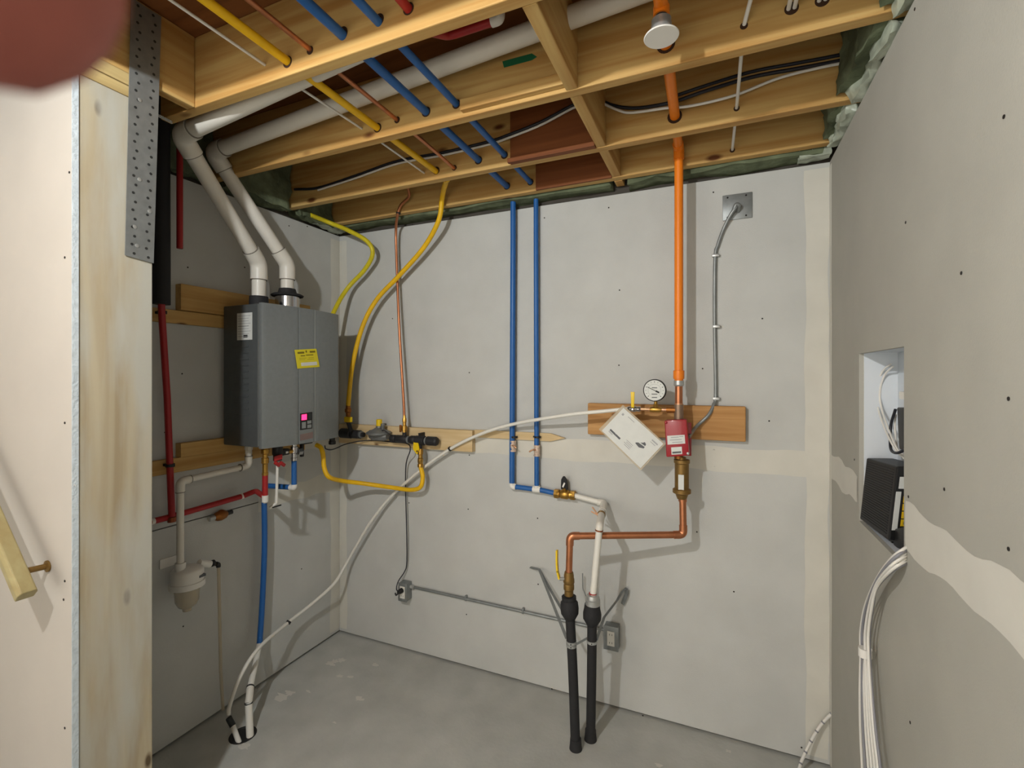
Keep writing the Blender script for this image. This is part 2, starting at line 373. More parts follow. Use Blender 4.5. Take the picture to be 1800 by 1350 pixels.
bore_disc(-.968, 2.541, .0185, (1,)); bore_disc(-.963, 2.528, .0185, (2,)); bore_disc(-.963, 2.524, .0185, (3, 4)); bore_disc(-.841, 2.541, .0165, (1,)); bore_disc(-.838, 2.527, .0165, (2,)); bore_disc(-.838, 2.523, .0165, (3, 4))
bore_disc(-1.18, 2.516, .018, (1, 2, 3)); bore_disc(-1.09, 2.526, .0125, (1, 2)); bore_disc(-1.085, 2.512, .0125, (3,)); bore_disc(-.745, 2.541, .017, (1,)); bore_disc(RX0 + .013, 2.541, .026, (2,)); bore_disc(RX0 + .005, 2.538, .026, (3,)); bore_disc(.065, 2.535, .010, (2,)); bore_disc(.06, 2.521, .010, (3,)); bore_disc(.054, 2.509, .010, (4,)); bore_disc(.178, 2.548, .017, (2,)); bore_disc(.247, 2.548, .017, (2,))
# vapour barrier and insulation tucked into the joist ends
def lumpy(a, b, n=(6, 6, 6), amp=.02):
    """a soft box with a crumpled skin"""
    a, b = Vector(a), Vector(b); bm = bmesh.new(); bmesh.ops.create_cube(bm, size=1)
    bmesh.ops.subdivide_edges(bm, edges=bm.edges, cuts=11, use_grid_fill=True); d = b - a; mb = MB()
    from mathutils import noise
    for vv in bm.verts:
        p = V(a.x + (vv.co.x + .5) * d.x, a.y + (vv.co.y + .5) * d.y, a.z + (vv.co.z + .5) * d.z)
        k = noise.noise_vector(p * 11) * amp + noise.noise_vector(p * 37) * amp * .55; vv.co = p + k
    bm.verts.index_update(); mb.add([vv.co.copy() for vv in bm.verts], [tuple(x.index for x in f.verts) for f in bm.faces]); bm.free(); return mb
for i in range(1, 4):
    y0, y1 = JF[i] + JT + .004, JF[i + 1] - .004
    build('insulation_batt', lumpy((XL - .02, y0 + .01, ZT + .015), (XL + (.07 if i > 1 else .05), y1 - .01, ZS - .02), amp=.022), 'insulation', CE)
    build('insulation_batt', lumpy((XR - .05, y0 + .01, ZT + .045), (XR + .12, y1 - .01, ZS - .02), amp=.02), 'insulation', CE)
    build('vapour_barrier', lumpy((XR - .022, y0 + .01, ZT + .008), (XR + .02, y1 - .01, ZT + .06), amp=.022), 'poly', CE)
build('insulation_batt', lumpy((XR - .06, .67, ZT + .03), (XR + .12, 1.03, ZS - .02), amp=.02), 'insulation', CE)
build('vapour_barrier', lumpy((XL, JF[4] - .13, ZT + .010), (XL + .06, YB - .01, ZT + .04), amp=.014), 'poly', CE)
build('insulation_batt', lumpy((XL + .06, JF[4] + JT + .008, ZT + .026), (-.46, YB + .018, ZS - .04), amp=.014), 'insulation', CE)
build('insulation_batt', lumpy((-.38, JF[4] + JT + .008, ZT + .022), (XR - .03, YB + .018, ZS - .04), amp=.014), 'insulation', CE)
build('vapour_barrier', lumpy((XR - .12, JF[4] + JT + .01, ZT + .012), (XR - .005, YB - .002, ZT + .045), amp=.012), 'poly', CE)

# ================================================================== LAMP (the room's bare bulb, above and behind the viewpoint)
lt = thing('ceiling_lamp', 'bare bulb in a white porcelain holder under the joists', 'lamp', (BULB.x, BULB.y, ZJ))
build('lamp_holder', MB().lathe(BULB + V(0, 0, ZJ - BULB.z), (0, 0, -1), [(0, .055), (.012, .055), (.02, .03), (.034, .022)], 24), 'white_plastic', lt)
build('bulb', MB().ball(BULB, .036, 18, 12, (1, 1, 1.15)), 'bulb', lt)
lp = bpy.data.lights.new('bulb_light', 'POINT'); lp.energy = BULB_W; lp.color = (.98, 1.0, 1.0); lp.shadow_soft_size = .032
lo = bpy.data.objects.new('bulb_light', lp); C.objects.link(lo); lo.parent = lt; lo.location = BULB - lt.location

# ================================================================== METAL STRAP ON THE POST
st = thing('tie_strap', 'grey perforated steel strap nailed on the end post', 'strap', (XP + .003, .865, 1.93))
b0, b1, t0, t1 = V(XP + .0035, .826, 1.932), V(XP + .0035, .903, 1.925), V(XP + .0035, .842, 2.70), V(XP + .0035, .925, 2.70)
mb = MB().prism([b0, b1, t1, t0], (.002, 0, 0)); build('plate', mb, 'galv', st, smooth=False)
mb = MB(); mh = MB()
for i in range(30):
    t = (i + .5) / 30
    for s_ in ((.22, .72) if i % 2 else (.3, .8)):
        p = (b0.lerp(t0, t)).lerp(b1.lerp(t1, t), s_) + V(.002, 0, 0)
        mb.lathe(p, (1, 0, 0), [(0, .0042), (.0006, .0042)], 8)
build('hole_shade_discs', mb, 'galv_dark', st, smooth=False)['kind'] = 'stuff'  # proud dark discs paint the shade inside the perforations
for (t, s_) in ((.05, .4), (.12, .3), (.31, .42), (.62, .35), (.2, .8)):
    mh.lathe(b0.lerp(t0, t).lerp(b1.lerp(t1, t), s_) + V(.002, 0, 0), (1, 0, 0), [(0, .006), (.0012, .0055), (.002, .002)], 10)
build('nail_heads', mh, 'galv_light', st)['kind'] = 'stuff'

# ================================================================== HAND RAIL
hr = thing('hand_rail', 'pale wooden hand rail end on a bracket beside the post', 'hand rail', py(55, 1050, .64))
A = py(47, 1047, .632); D = (py(-60, 800, .632) - A).normalized(); up = V(0, 1, 0).cross(D).normalized()
if up.z < 0: up = -up
mb = MB(); prof = []
for (s_, t_) in ((-.019, -.017), (.019, -.017), (.021, .006), (.016, .018), (-.016, .018), (-.021, .006)): prof.append(A + V(0, s_, 0) + up * t_ )
mb.prism(prof, D * 1.4); build('rail', mb, 'rail_wood', hr, smooth=False, bev=.003)
q = A + D * .075
build('bracket', MB().cyl(q - up * .008 + V(0, .015, 0), q - up * .016 + V(0, YP0 - .0168 - q.y, 0), .008), 'brass_dull', hr)
build('rosette', MB().lathe(V(q.x, YP0 - .0168, q.z) - up * .016, (0, -1, 0), [(0, .016), (.004, .016), (.007, .009)]), 'brass_dull', hr)

# ================================================================== MOUNTING BOARDS (left wall)
def board(label, a, b, m='board_y', bev=.002, name='mounting_board'): return tag(build(name, MB().box(a, b), m, smooth=False, bev=bev), label, 'board', 'mounting boards')
board('short thick wooden board on the wall, top edge above the water heater', (XL + .0005, 1.298, 1.862), (XL + .038, 2.0, 1.974))
board('narrow wooden strip behind the red pipe, level with the heater top', (XL + .0005, .95, 1.803), (XL + .019, 1.98, 1.860))
board('short thick wooden board below and behind the water heater', (XL + .0005, 1.298, 1.230), (XL + .038, 2.0, 1.290))
board('narrow wooden strip crossing behind the red pipe, under the heater', (XL + .0005, .95, 1.166), (XL + .019, 1.98, 1.2285))

# ================================================================== WATER HEATER
hx0, hx1, hy0, hy1, hz0, hz1 = XL + .0385, -1.868, 1.483, 1.945, 1.256, 1.904
wh = thing('water_heater', 'grey wall-mounted tankless water heater with yellow sticker and red display', 'water heater', ((hx0 + hx1) / 2, (hy0 + hy1) / 2, hz0))
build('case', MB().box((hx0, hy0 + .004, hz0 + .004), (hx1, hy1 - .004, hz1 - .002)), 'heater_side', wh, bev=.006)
def plan(y):                       # bulging front of the cover
    t = (y - hy0) / (hy1 - hy0) * 2 - 1; return -1.846 + .028 * (1 - t * t)
ys = [hy0 + (hy1 - hy0) * k / 14 for k in range(15)]
def cover(ya, yb, name, m, z0=hz0, z1=hz1, proud=0.0):
    n = 8; yy = [ya + (yb - ya) * k / n for k in range(n + 1)]
    poly = [V(hx1 + .0005, ya, z0)] + [V(plan(y) + proud, y, z0) for y in yy] + [V(hx1 + .0005, yb, z0)]
    return build(name, MB().prism(poly, (0, 0, z1 - z0)), m, wh, bev=.0018, ang=30)
cover(hy0 + .001, 1.659, 'front_panel', 'heater_grey')
cover(1.6615, 1.754, 'front_panel', 'heater_grey', proud=.0004)
cover(1.7545, 1.7600, 'trim_strip', 'heater_trim', proud=.0022)
cover(1.7605, hy1 - .001, 'front_panel', 'heater_grey')
build('edge_trim', MB().box((hx1 - .004, hy0 + .0005, hz0 + .01), (hx1 - .001, hy0 + .0035, hz1 - .006)), 'heater_trim', wh, smooth=False)
# side louvres
for k in range(12):
    z = 1.40 + k * .028
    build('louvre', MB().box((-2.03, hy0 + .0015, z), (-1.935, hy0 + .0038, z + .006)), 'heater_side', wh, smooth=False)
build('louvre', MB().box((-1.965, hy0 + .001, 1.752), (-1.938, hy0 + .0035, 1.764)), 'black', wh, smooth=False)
# rating label on the side
def side_rect(u0, v0, u1, v1, off=.002):
    a, b = py(u0, v0, hy0 + off), py(u1, v1, hy0 + off); return a, b
a, b = side_rect(417, 551, 443, 597)
lab = build('rating_label', MB().box((a.x, hy0 + .0012, b.z), (b.x, hy0 + .0036, a.z)), 'paper', wh, smooth=False)
for k in range(9):
    z = a.z - (a.z - b.z) * (.1 + .095 * k)
    build('print_line', MB().box((a.x + .006, hy0 + .0008, z - .0022), (b.x - (.02 if k % 3 else .008), hy0 + .00115, z)), 'ink_pale' if k != 4 else 'ink', lab, smooth=False)
# yellow sticker, slightly tilted, stuck across the trim strip
def fr(u, v, off): 
    x = -1.82
    for _ in range(6): p = px(u, v, x); x = plan(p.y) + off
    return px(u, v, x)
q = [fr(518, 615, .0046), fr(556, 613, .0046), fr(562, 645, .0046), fr(523, 648, .0046)]
yt = build('service_sticker', MB().prism(q, (-.0012, 0, 0)), 'yellow_tag', wh, smooth=False)
def qp(s_, t_): return (q[0].lerp(q[1], s_)).lerp(q[3].lerp(q[2], s_), t_) + V(.0003, 0, 0)
for (s0, s1, t0_, t1_, mm) in ((.1,.4,.12,.22,'ink_olive'),(.66,.92,.1,.2,'ink_olive'),(.47,.53,.06,.18,'ink_olive'),(.22,.42,.31,.36,'ink_olive'),(.46,.8,.29,.34,'ink_olive'),(.14,.8,.46,.475,'ink_olive'),(.14,.8,.54,.555,'ink_olive'),(.18,.9,.70,.88,'paper')):
    build('printed_line', MB().prism([qp(s0, t0_), qp(s1, t0_), qp(s1, t1_), qp(s0, t1_)], (.0003, 0, 0)), mm, yt, smooth=False)
# control panel
q = [fr(527.5, 727, .0012), fr(548.5, 724, .0012), fr(548.5, 753, .0012), fr(527.5, 756, .0012)]
cp = build('control_panel', MB().prism(q, (.0016, 0, 0)), 'black', wh, smooth=False)
def cq(s0, s1, t0_, t1_, name, mm, th=.0016):
    f = lambda s_, t_: (q[0].lerp(q[1], s_)).lerp(q[3].lerp(q[2], s_), t_) + V(.0016, 0, 0)
    return build(name, MB().prism([f(s0, t0_), f(s1, t0_), f(s1, t1_), f(s0, t1_)], (th, 0, 0)), mm, cp, smooth=False)
cq(.1, .52, .08, .42, 'display', 'led', .0008)
cq(.66, .9, .08, .42, 'button', 'galv_dark'); cq(.12, .44, .54, .92, 'button', 'button'); cq(.58, .9, .5, .68, 'button', 'button'); cq(.58, .9, .74, .94, 'button', 'button')
q = [fr(527.5, 764, .0008), fr(550, 759, .0008), fr(550, 770, .0008), fr(527.5, 775, .0008)]
build('name_plate', MB().prism(q, (.0008, 0, 0)), 'plate_brown', wh, smooth=False)
V1, V2 = V(-1.97, 1.567, hz1), V(-1.97, 1.727, hz1)
build('intake_ring', MB().lathe(V1 - V(0, 0, .004), (0, 0, 1), [(0, .042), (.05, .040), (.05, .0305)], 28), 'black_rubber', wh)
build('exhaust_collar', MB().lathe(V2 - V(0, 0, .004), (0, 0, 1), [(0, .056), (.072, .056), (.074, .05)], 32), 'chrome', wh)
build('exhaust_gasket', MB().lathe(V2 + V(0, 0, .0705), (0, 0, 1), [(0, .073), (.006, .076), (.012, .066), (.014, .045), (.038, .038), (.04, .0305)], 32), 'black_rubber', wh)

# ================================================================== VENT PIPES
def vent(name, label, base, up_z, wall_pt, far_pt, rr=.0305):
    r_ = thing(name, label, 'pipe', base, 'white vent pipes')
    P = [Vector(base), V(base.x, base.y, up_z), Vector(wall_pt), Vector(far_pt)]
    pts = fillet(P, .07, 8); build('pipe', MB().tube(pts, rr, 20), 'pvc', r_)
    for i in (1, 2):
        d1 = (P[i - 1] - P[i]).normalized(); d2 = (P[i + 1] - P[i]).normalized(); e = .075
        build('elbow', MB().tube(fillet([P[i] + d1 * e, P[i], P[i] + d2 * e], .066, 8), rr + .006, 20), 'pvc', r_)
        for d in (d1, d2): build('joint_line', ring(P[i] + d * (e + .001), d, rr, rr + .0045, .004), 'pvc_joint', r_)
    return r_
pA0 = py(318, 237, 1.135); pA1 = py(520, 144, 1.125); pA1 = pA0 + (pA1 - pA0) * 2.3
vent('vent_pipe', 'left white vent pipe, rising from the black ring on the heater', V1 + V(0, 0, .045), 2.104, pA0, V(pA1.x, 1.122, pA1.z + .02))
pB0 = px(375, 268, -2.005); pB0 = V(-2.005, 1.37, pB0.z)
vent('vent_pipe', 'right white vent pipe, rising from the chrome collar on the heater', V2 + V(0, 0, .108), 2.135, pB0, V(.02, 1.355, 2.662))

# ================================================================== HOT PIPES (left)
def pipe(name, label, pts, r, m, cat='pipe', group=None, rad=.04, smooth_curve=False, seg=12):
    P = spline(pts) if smooth_curve else fillet(pts, rad)
    return tag(build(name, MB().tube(P, r, seg), m), label, cat, group)
h0, h1 = px(283, 175, -2.07), px(284, 535, -2.07)
hp = thing('hot_water_pipe', 'red pipe dropping out of black foam insulation beside the post', 'pipe', px(302, 905, -2.085))
build('foam_insulation', MB().tube([V(h1.x, h1.y, ZS - .02), V(h0.x, h0.y, h0.z), h1], .031, 18), 'black_rubber', hp)
h2 = px(302, 908, -2.09)
build('pipe', MB().tube(fillet([h1 + V(0, 0, .03), px(284, 545, -2.075), px(294, 700, -2.085), h2], .05), .0125, 14), 'pex_red', hp)
for (u, v) in ((285, 549), (299, 818)):
    p = px(u, v, -2.088); build('pipe_clamp', ring(p, (0, 0, 1), .0125, .017, .012), 'iron', hp); build('clamp_arm', MB().box((XL + .02, p.y - .008, p.z - .005), (p.x - .01, p.y + .02, p.z + .005)), 'iron', hp, smooth=False)
pipe('pipe_stub', 'short red pipe stub hanging in front of the wall above the boards', [V(-2.03, px(316, 437, -2.03).y, 2.62), px(316, 437, -2.03)], .0115, 'pex_red', rad=.01)
# horizontal red run to the heater valve
HV = V(-1.93, px(466, 800, -1.93).y, 0)
ru = thing('hot_water_pipe', 'red pipe running level along the wall under the heater', 'pipe', px(300, 911, -2.095))
e0, e1 = px(262, 918, -2.10), px(423, 873, -2.10)
build('pipe', MB().tube(fillet([e0, px(298, 909, -2.10), e1], .03), .0125, 14), 'pex_red', ru)
hz = 1.021
build('branch', MB().tube(fillet([e1 + (e1 - e0).normalized() * .012, V(-2.06, e1.y + .05, hz), V(HV.x - .012, HV.y, hz)], .03), .0125, 14), 'pex_red', ru)
build('coupling', ring(e1 + (e1 - e0).normalized() * .006, e1 - e0, .004, .0135, .012), 'white_plastic', ru)
build('coupling', ring(px(268, 916.5, -2.10), e1 - e0, .004, .0135, .012), 'white_plastic', ru)
build('tee', ring(h2 + V(0, 0, -.012), (0, 0, 1), .004, .0155, .02), 'copper_dull', ru)
# hot isolation valve
hv = thing('service_valve', 'brass service valve with red handle on the hot outlet', 'valve', V(HV.x, HV.y, 1.0))
def zat(v, p): return CH - (v - HY) / F * (p - CP).dot(FW)
zz = lambda v: zat(v, V(HV.x, HV.y, 0))
build('body', MB().lathe(V(HV.x, HV.y, hz0 + .004), (0, 0, -1), [(0, .013), (.02, .013), (.022, .018), (.04, .018), (.045, .012), (.06, .012), (.062, .016), (.085, .016), (.09, .012), (.128, .012), (.13, .0138), (.142, .0138)], 16), 'brass', hv)
build('riser', MB().cyl(V(HV.x, HV.y, hz0 - .135), V(HV.x, HV.y, hz - .002), .0125), 'pex_red', hv)
build('end_cap', MB().lathe(V(HV.x, HV.y, hz + .004), (0, 0, -1), [(0, .014), (.03, .014), (.036, .008)]), 'white_plastic', hv)
build('handle', MB().obox(V(HV.x + .03, HV.y + .045, hz0 - .062), ((.3, .9, .2), (.9, -.3, 0), (0, 0, 1)), (.02, .006, .012)), 'pex_red', hv, bev=.003)
rv = thing('relief_valve', 'black plastic relief valve with red handles between the heater valves', 'valve', V(-1.93, HV.y + .07, 1.16))
build('body', MB().lathe(V(-1.93, HV.y + .068, hz0), (0, 0, -1), [(0, .016), (.015, .016), (.016, .024), (.05, .024), (.055, .02), (.08, .02), (.082, .012)], 14), 'black', rv)
build('wing', MB().box((-1.945, HV.y + .08, hz0 - .06), (-1.915, HV.y + .125, hz0 - .03)), 'black', rv, bev=.004)
for k in (0, 1): build('handle', MB().obox(V(-1.905, HV.y + .045 + k * .028, hz0 - .092 - k * .004), ((0, .8, -.6), (1, 0, 0), (0, .6, .8)), (.017, .006, .008)), 'pex_red', rv, bev=.003)
build('discharge_tube', MB().tube(fillet([V(-1.93, HV.y + .068, hz0 - .08), V(-1.94, HV.y + .07, .97), V(-1.96, HV.y + .05, .95)], .01), .0065), 'white_plastic', rv)
build('tube_clip', MB().obox(V(-1.94, HV.y + .072, .955), ((.5, .85, .15), (-.85, .5, 0), (0, 0, 1)), (.02, .003, .003)), 'black', rv)
# cold side
CV = V(-1.93, px(517, 800, -1.93).y, 0)
cv = thing('service_valve', 'chrome and brass service valve on the cold inlet, above blue pipe', 'valve', V(CV.x, CV.y, 1.1))
build('body', MB().lathe(V(CV.x, CV.y, hz0 + .004), (0, 0, -1), [(0, .014), (.03, .014), (.032, .019), (.06, .019), (.064, .013), (.085, .013), (.087, .0155), (.10, .0155)], 16), 'chrome', cv)
build('side_port', MB().cyl(V(CV.x, CV.y - .05, hz0 - .047), V(CV.x, CV.y + .03, hz0 - .047), .0125), 'brass', cv)
build('port_cap', MB().cyl(V(CV.x, CV.y - .062, hz0 - .047), V(CV.x, CV.y - .048, hz0 - .047), .016), 'white_plastic', cv)
build('port_nut', hexnut(V(CV.x + .016, CV.y + .022, hz0 - .052), (.3, .9, 0), .019, .02), 'chrome', cv)
build('handle', MB().box((CV.x - .008, CV.y + .04, hz0 - .085), (CV.x + .008, CV.y + .056, hz0 - .01)), 'black', cv, bev=.003)
build('drain_cap', MB().box((CV.x - .02, CV.y + .03, hz0 - .022), (CV.x + .02, CV.y + .1, hz0 - .0005)), 'black', cv, bev=.004)
cz = zat(857, V(CV.x, CV.y, 0))
bx, by = -2.098, px(466, 860, -2.098).y
cw = thing('cold_water_pipe', 'blue pipe dropping from the heater past the condensate filter', 'pipe', px(457, 1140, -2.1))
build('drop', MB().cyl(V(CV.x, CV.y, hz0 - .098), V(CV.x, CV.y, cz + .008), .0128), 'pex_blue', cw)
build('elbow', MB().tube(fillet([V(CV.x, CV.y, cz + .016), V(CV.x, CV.y, cz), V(CV.x - .024, CV.y - .002, cz)], .008), .0145, 14), 'white_plastic', cw)
build('level_run', MB().cyl(V(CV.x - .018, CV.y - .001, cz), V(bx, by, cz), .0128), 'pex_blue', cw)
b_end = px(456, 1135, -2.09)
build('pipe', MB().tube(spline([V(bx, by, cz + .012), px(464.5, 880, bx), px(465, 960, bx), px(461, 1060, bx), b_end]), .0135, 14), 'pex_blue', cw)
d_end = pz(440, 1296, 0)
wp = thing('drain_pipe', 'white drain pipe under the blue pipe, entering the floor drain', 'pipe', V(d_end.x, d_end.y, 0))
k1, k2 = px(439, 1212, -1.95), px(437, 1235, -1.93)
build('upper_pipe', MB().cyl(b_end + V(0, 0, .008), k1, .0135), 'tube_white', wp)
build('coupling', MB().tube([k1 + (b_end - k1).normalized() * .012, k1.lerp(k2, .5) + V(.002, 0, 0), k2], .0155, 14), 'pvc', wp)
build('clamp', ring(k1 + (b_end - k1).normalized() * .012, b_end - k1, .012, .0168, .005), 'galv_dark', wp)
build('clamp', ring(k2, (0, 0, 1), .012, .0168, .005), 'galv_dark', wp)
build('lower_pipe', MB().cyl(k2, V(d_end.x, d_end.y, -.02), .0150), 'tube_white', wp)
fd = pz(427, 1292, 0)
tag(build('floor_drain', MB().lathe(V(fd.x, fd.y, .0), (0, 0, 1), [(0, .055), (.0015, .055), (.0015, .046), (.0006, .045)], 28), 'black'), 'round dark drain hole where the white pipes enter the floor', 'drain')

# ================================================================== CONDENSATE LINE
cnx = -2.04
cA = px(437, 788, cnx); cB = px(440, 818, cnx); cC = px(317, 846, cnx); cD = px(317, 995, cnx)
co = thing('condensate_pipe', 'white condensate pipe stepping down from the heater to the filter', 'pipe', cD)
build('pipe', MB().tube(fillet([V(cA.x, cA.y, hz0 + .01), V(cA.x, cA.y, cB.z), V(cnx, cC.y, cC.z), V(cnx, cC.y, cD.z)], .02), .0135, 14), 'pvc', co)
for a, b, c in ((V(cA.x, cA.y, cB.z + .045), V(cA.x, cA.y, cB.z), V(cA.x, cA.y, cB.z).lerp(V(cnx, cC.y, cC.z), .14)), (V(cA.x, cA.y, cB.z).lerp(V(cnx, cC.y, cC.z), .87), V(cnx, cC.y, cC.z), V(cnx, cC.y, cC.z - .045))):
    build('elbow', MB().tube(fillet([a, b, c], .024), .0168, 14), 'pvc', co)
    build('joint_line', ring(a, a - b, .012, .0176, .003), 'pvc_joint', co); build('joint_line', ring(c, c - b, .012, .0176, .003), 'pvc_joint', co)
build('union', MB().lathe(V(cA.x, cA.y, hz0 + .004), (0, 0, -1), [(0, .018), (.03, .018), (.032, .015), (.05, .015)], 8), 'pvc', co)
fx = cnx; fy = px(329, 1030, fx).y; fz = lambda v: zat(v, V(fx, fy, 0))
cf = thing('condensate_filter', 'white condensate filter head with clear bowl on the left wall', 'filter', V(fx, fy, fz(1073)))
build('mount_plate', MB().box((XL + .0005, fy - .05, fz(1000)), (XL + .006, fy + .03, fz(984))), 'white_plastic', cf, smooth=False)
build('inlet', MB().cyl(V(cnx, cC.y, fz(1002)), V(cnx, cC.y, fz(985)), .02), 'white_plastic', cf)
build('head', MB().lathe(V(fx, fy, fz(995)), (0, 0, -1), [(0, .028), (.010, .054), (.018, .060), (.060, .060), (.062, .0645), (.084, .0645), (.086, .052)], 28), 'white_plastic', cf)
build('bowl', MB().lathe(V(fx, fy, fz(995) - .086), (0, 0, -1), [(0, .047), (.058, .043), (.080, .032), (.088, .018), (.1, .016), (.102, .008)], 24), 'clear_plastic', cf)
build('badge', MB().box((fx + .04, fy + .012, fz(1014)), (fx + .0595, fy + .04, fz(1010))), 'ink', cf, smooth=False)
o1 = px(374, 990, fx + .0); 
build('outlet_port', MB().tube([V(fx, fy + .05, fz(997)), V(fx, o1.y - .012, o1.z)], .015, 14), 'white_plastic', cf)
build('outlet_ring', ring(V(fx, o1.y, o1.z), (0, 1, 0), .006, .014, .012), 'black', cf)
cl = [px(380, 991, fx), px(384, 992, fx), px(384.5, 1010, fx), px(388, 1180, fx - .02), px(392, 1247, fx - .02)]
ct = thing('drain_tube', 'thin clear drain tube hanging from the condensate filter outlet', 'tube', cl[-1])
build('tube', MB().tube(fillet(cl, .01), .007), 'clear_plastic', ct); build('elbow_fitting', MB().tube(fillet([cl[0], cl[1], cl[1] + V(0, 0, -.012)], .006), .0095), 'black', ct)
# brass mixing valve on the wall below the red run
p = px(388, 906, -2.115)
bv = thing('brass_valve', 'small bronze valve body on the wall under the red pipe', 'valve', p)
dd = (px(405, 901, -2.115) - px(372, 912, -2.115)).normalized()
build('body', MB().lathe(p - dd * .03, dd, [(0, .012), (.01, .02), (.03, .024), (.05, .02), (.06, .012)], 14), 'bronze', bv)
build('bonnet', MB().lathe(p, (0.6, 0, .8), [(0, .02), (.02, .018), (.026, .01)], 14), 'bronze', bv)
build('outlet', MB().cyl(p + dd * .03, p + dd * .055, .0105), 'galv_dark', bv); build('inlet', MB().cyl(p - dd * .055, p - dd * .03, .0115), 'galv_light', bv)

# ================================================================== BACK WALL BOARDS
def bk(u, v, d): return py(u, v, YB - d)
a, b = bk(590, 748, .038), bk(830, 794, .038)
z0_, z1_ = bk(830, 795, .038).z, bk(830, 757, .038).z
board('pale wooden board on the back wall carrying the gas manifold', (XL + .03, YB - .038, z0_), (b.x, YB - .0015, z1_), 'board_x')
zc = bk(990, 770, .01).z; xa, xb, xc = bk(806, 760, .01).x, bk(968, 760, .01).x, bk(994, 770, .01).x
mb = MB().prism([V(xa, YB - .0015, zc - .02), V(xb, YB - .0015, zc - .02), V(xc, YB - .0015, zc), V(xb, YB - .0015, zc + .02), V(xa, YB - .0015, zc + .02)], (0, -.014, 0))
mb = MB().prism([V(b.x + .001, YB - .0015, zc - .02), V(xb, YB - .0015, zc - .02), V(xc, YB - .0015, zc), V(xb, YB - .0015, zc + .02), V(b.x + .001, YB - .0015, zc + .02)], (0, -.014, 0))
tag(build('wooden_stake', mb, 'board_x', smooth=False, bev=.0015), 'pale pointed wooden stake on the back wall behind the blue pipes', 'board', 'mounting boards')
a, b = bk(1033, 711, .038), bk(1311, 776, .038)
board('orange-brown plank on the back wall behind the pressure gauge', (a.x, YB - .038, bk(1311, 777, .038).z), (b.x, YB - .0015, bk(1311, 715, .038).z), 'plank_wood', .004, 'mounting_plank')

# ================================================================== CEILING PIPES WITH THEIR DROPS
zb = 2.522
def bluedrop(label, x, v_end, u_end, rad):
    e = py(u_end, v_end, YB - .028)
    r_ = thing('cold_water_pipe', label, 'pipe', e, 'blue cold water pipes')
    build('pipe', MB().tube(fillet([V(x - .012, .1, zb + .026), V(x, 1.45, zb + .006), V(x, YB - .03, zb), V(x, YB - .03, 2.3), V(e.x, e.y, e.z)], .05), rad, 14), 'pex_blue', r_)
    return r_, e
B1, E1 = bluedrop('left blue pipe from the joists, with white elbow at its foot', -.963, 855, 900, .0142)
B2, E2 = bluedrop('right blue pipe from the joists, joining at the white tee', -.838, 861, 943.5, .0122)
for (u, v, r_, e_) in ((904, 768, B1, E1), (945, 768, B2, E2)):
    p = py(u, v, YB - .028); build('pipe_clamp', MB().lathe(p + V(0, 0, -.005), (0, 0, 1), [(0, .017), (.009, .017)], 12), 'black', r_)
    build('clamp_ear', MB().box((p.x - .024, p.y - .002, p.z - .004), (p.x - .014, YB - .016, p.z + .004)), 'black', r_, smooth=False)
for (u, v, r_) in ((902, 784, B1), (944, 792, B2)):
    p = py(u, v, YB - .028); build('stop_valve', MB().lathe(p + V(0, 0, -.028), (0, 0, 1), [(0, .0165), (.008, .0165), (.01, .0145), (.026, .017), (.034, .017), (.046, .0145), (.048, .0165), (.056, .0165)], 12), 'valve_white', r_)
    s_ = -1 if r_ is B2 else 1
    build('valve_tee', MB().tube(fillet([p + V(0, -.012, .004), p + V(s_ * .012, -.03, .008), p + V(s_ * .03, -.03, -.004)], .01), .004), 'copper_pale', r_)
build('elbow', MB().tube(fillet([E1 + V(0, 0, .018), E1, E1 + V(.022, 0, -.001)], .012), .0155, 14), 'white_plastic', B1)
build('cross_run', MB().cyl(E1 + V(.016, 0, 0), V(E2.x - .014, E2.y, E1.z - .003), .0125), 'pex_blue', B1)
wv = py(993, 869, YB - .03)
build('tee', MB().tube([V(E2.x - .02, E2.y, E1.z - .003), V(E2.x + .02, E2.y, E1.z - .003)], .0158, 14).tube([V(E2.x, E2.y, E1.z), E2 + V(0, 0, .022)], .0155, 14), 'white_plastic', B2)
build('cross_run', MB().cyl(V(E2.x + .016, E2.y, E1.z - .003), V(wv.x - .045, wv.y, wv.z), .0125), 'pex_blue', B2)
vb = thing('ball_valve', 'brass ball valve with black handle between blue and white pipe', 'valve', wv)
build('body', MB().lathe(wv - V(.05, 0, 0), (1, 0, 0), [(0, .016), (.012, .021), (.024, .021), (.026, .017), (.034, .023), (.064, .023), (.072, .017), (.076, .021), (.09, .021), (.1, .016)], 18), 'brass', vb)
for s_ in (-1, 1): build('union_nut', hexnut(wv + V(.042 * s_, 0, 0), (1, 0, 0), .0235, .02), 'brass', vb)
build('stem', MB().cyl(wv, wv + V(0, -.01, .034), .008), 'brass', vb)
build('handle', MB().prism([wv + V(-.018, -.012, .026), wv + V(.018, -.012, .026), wv + V(.015, -.02, .075), wv + V(.004, -.022, .092), wv + V(-.004, -.022, .092), wv + V(-.014, -.02, .075)], (0, .012, 0)), 'black_rubber', vb, bev=.003)
build('lock_mark', MB().obox(wv + V(.0, -.0205, .05), ((.4, 0, .9), (0, 1, .2), (.9, -.2, -.4)), (.012, .0008, .004)), 'white_plastic', vb, smooth=False)
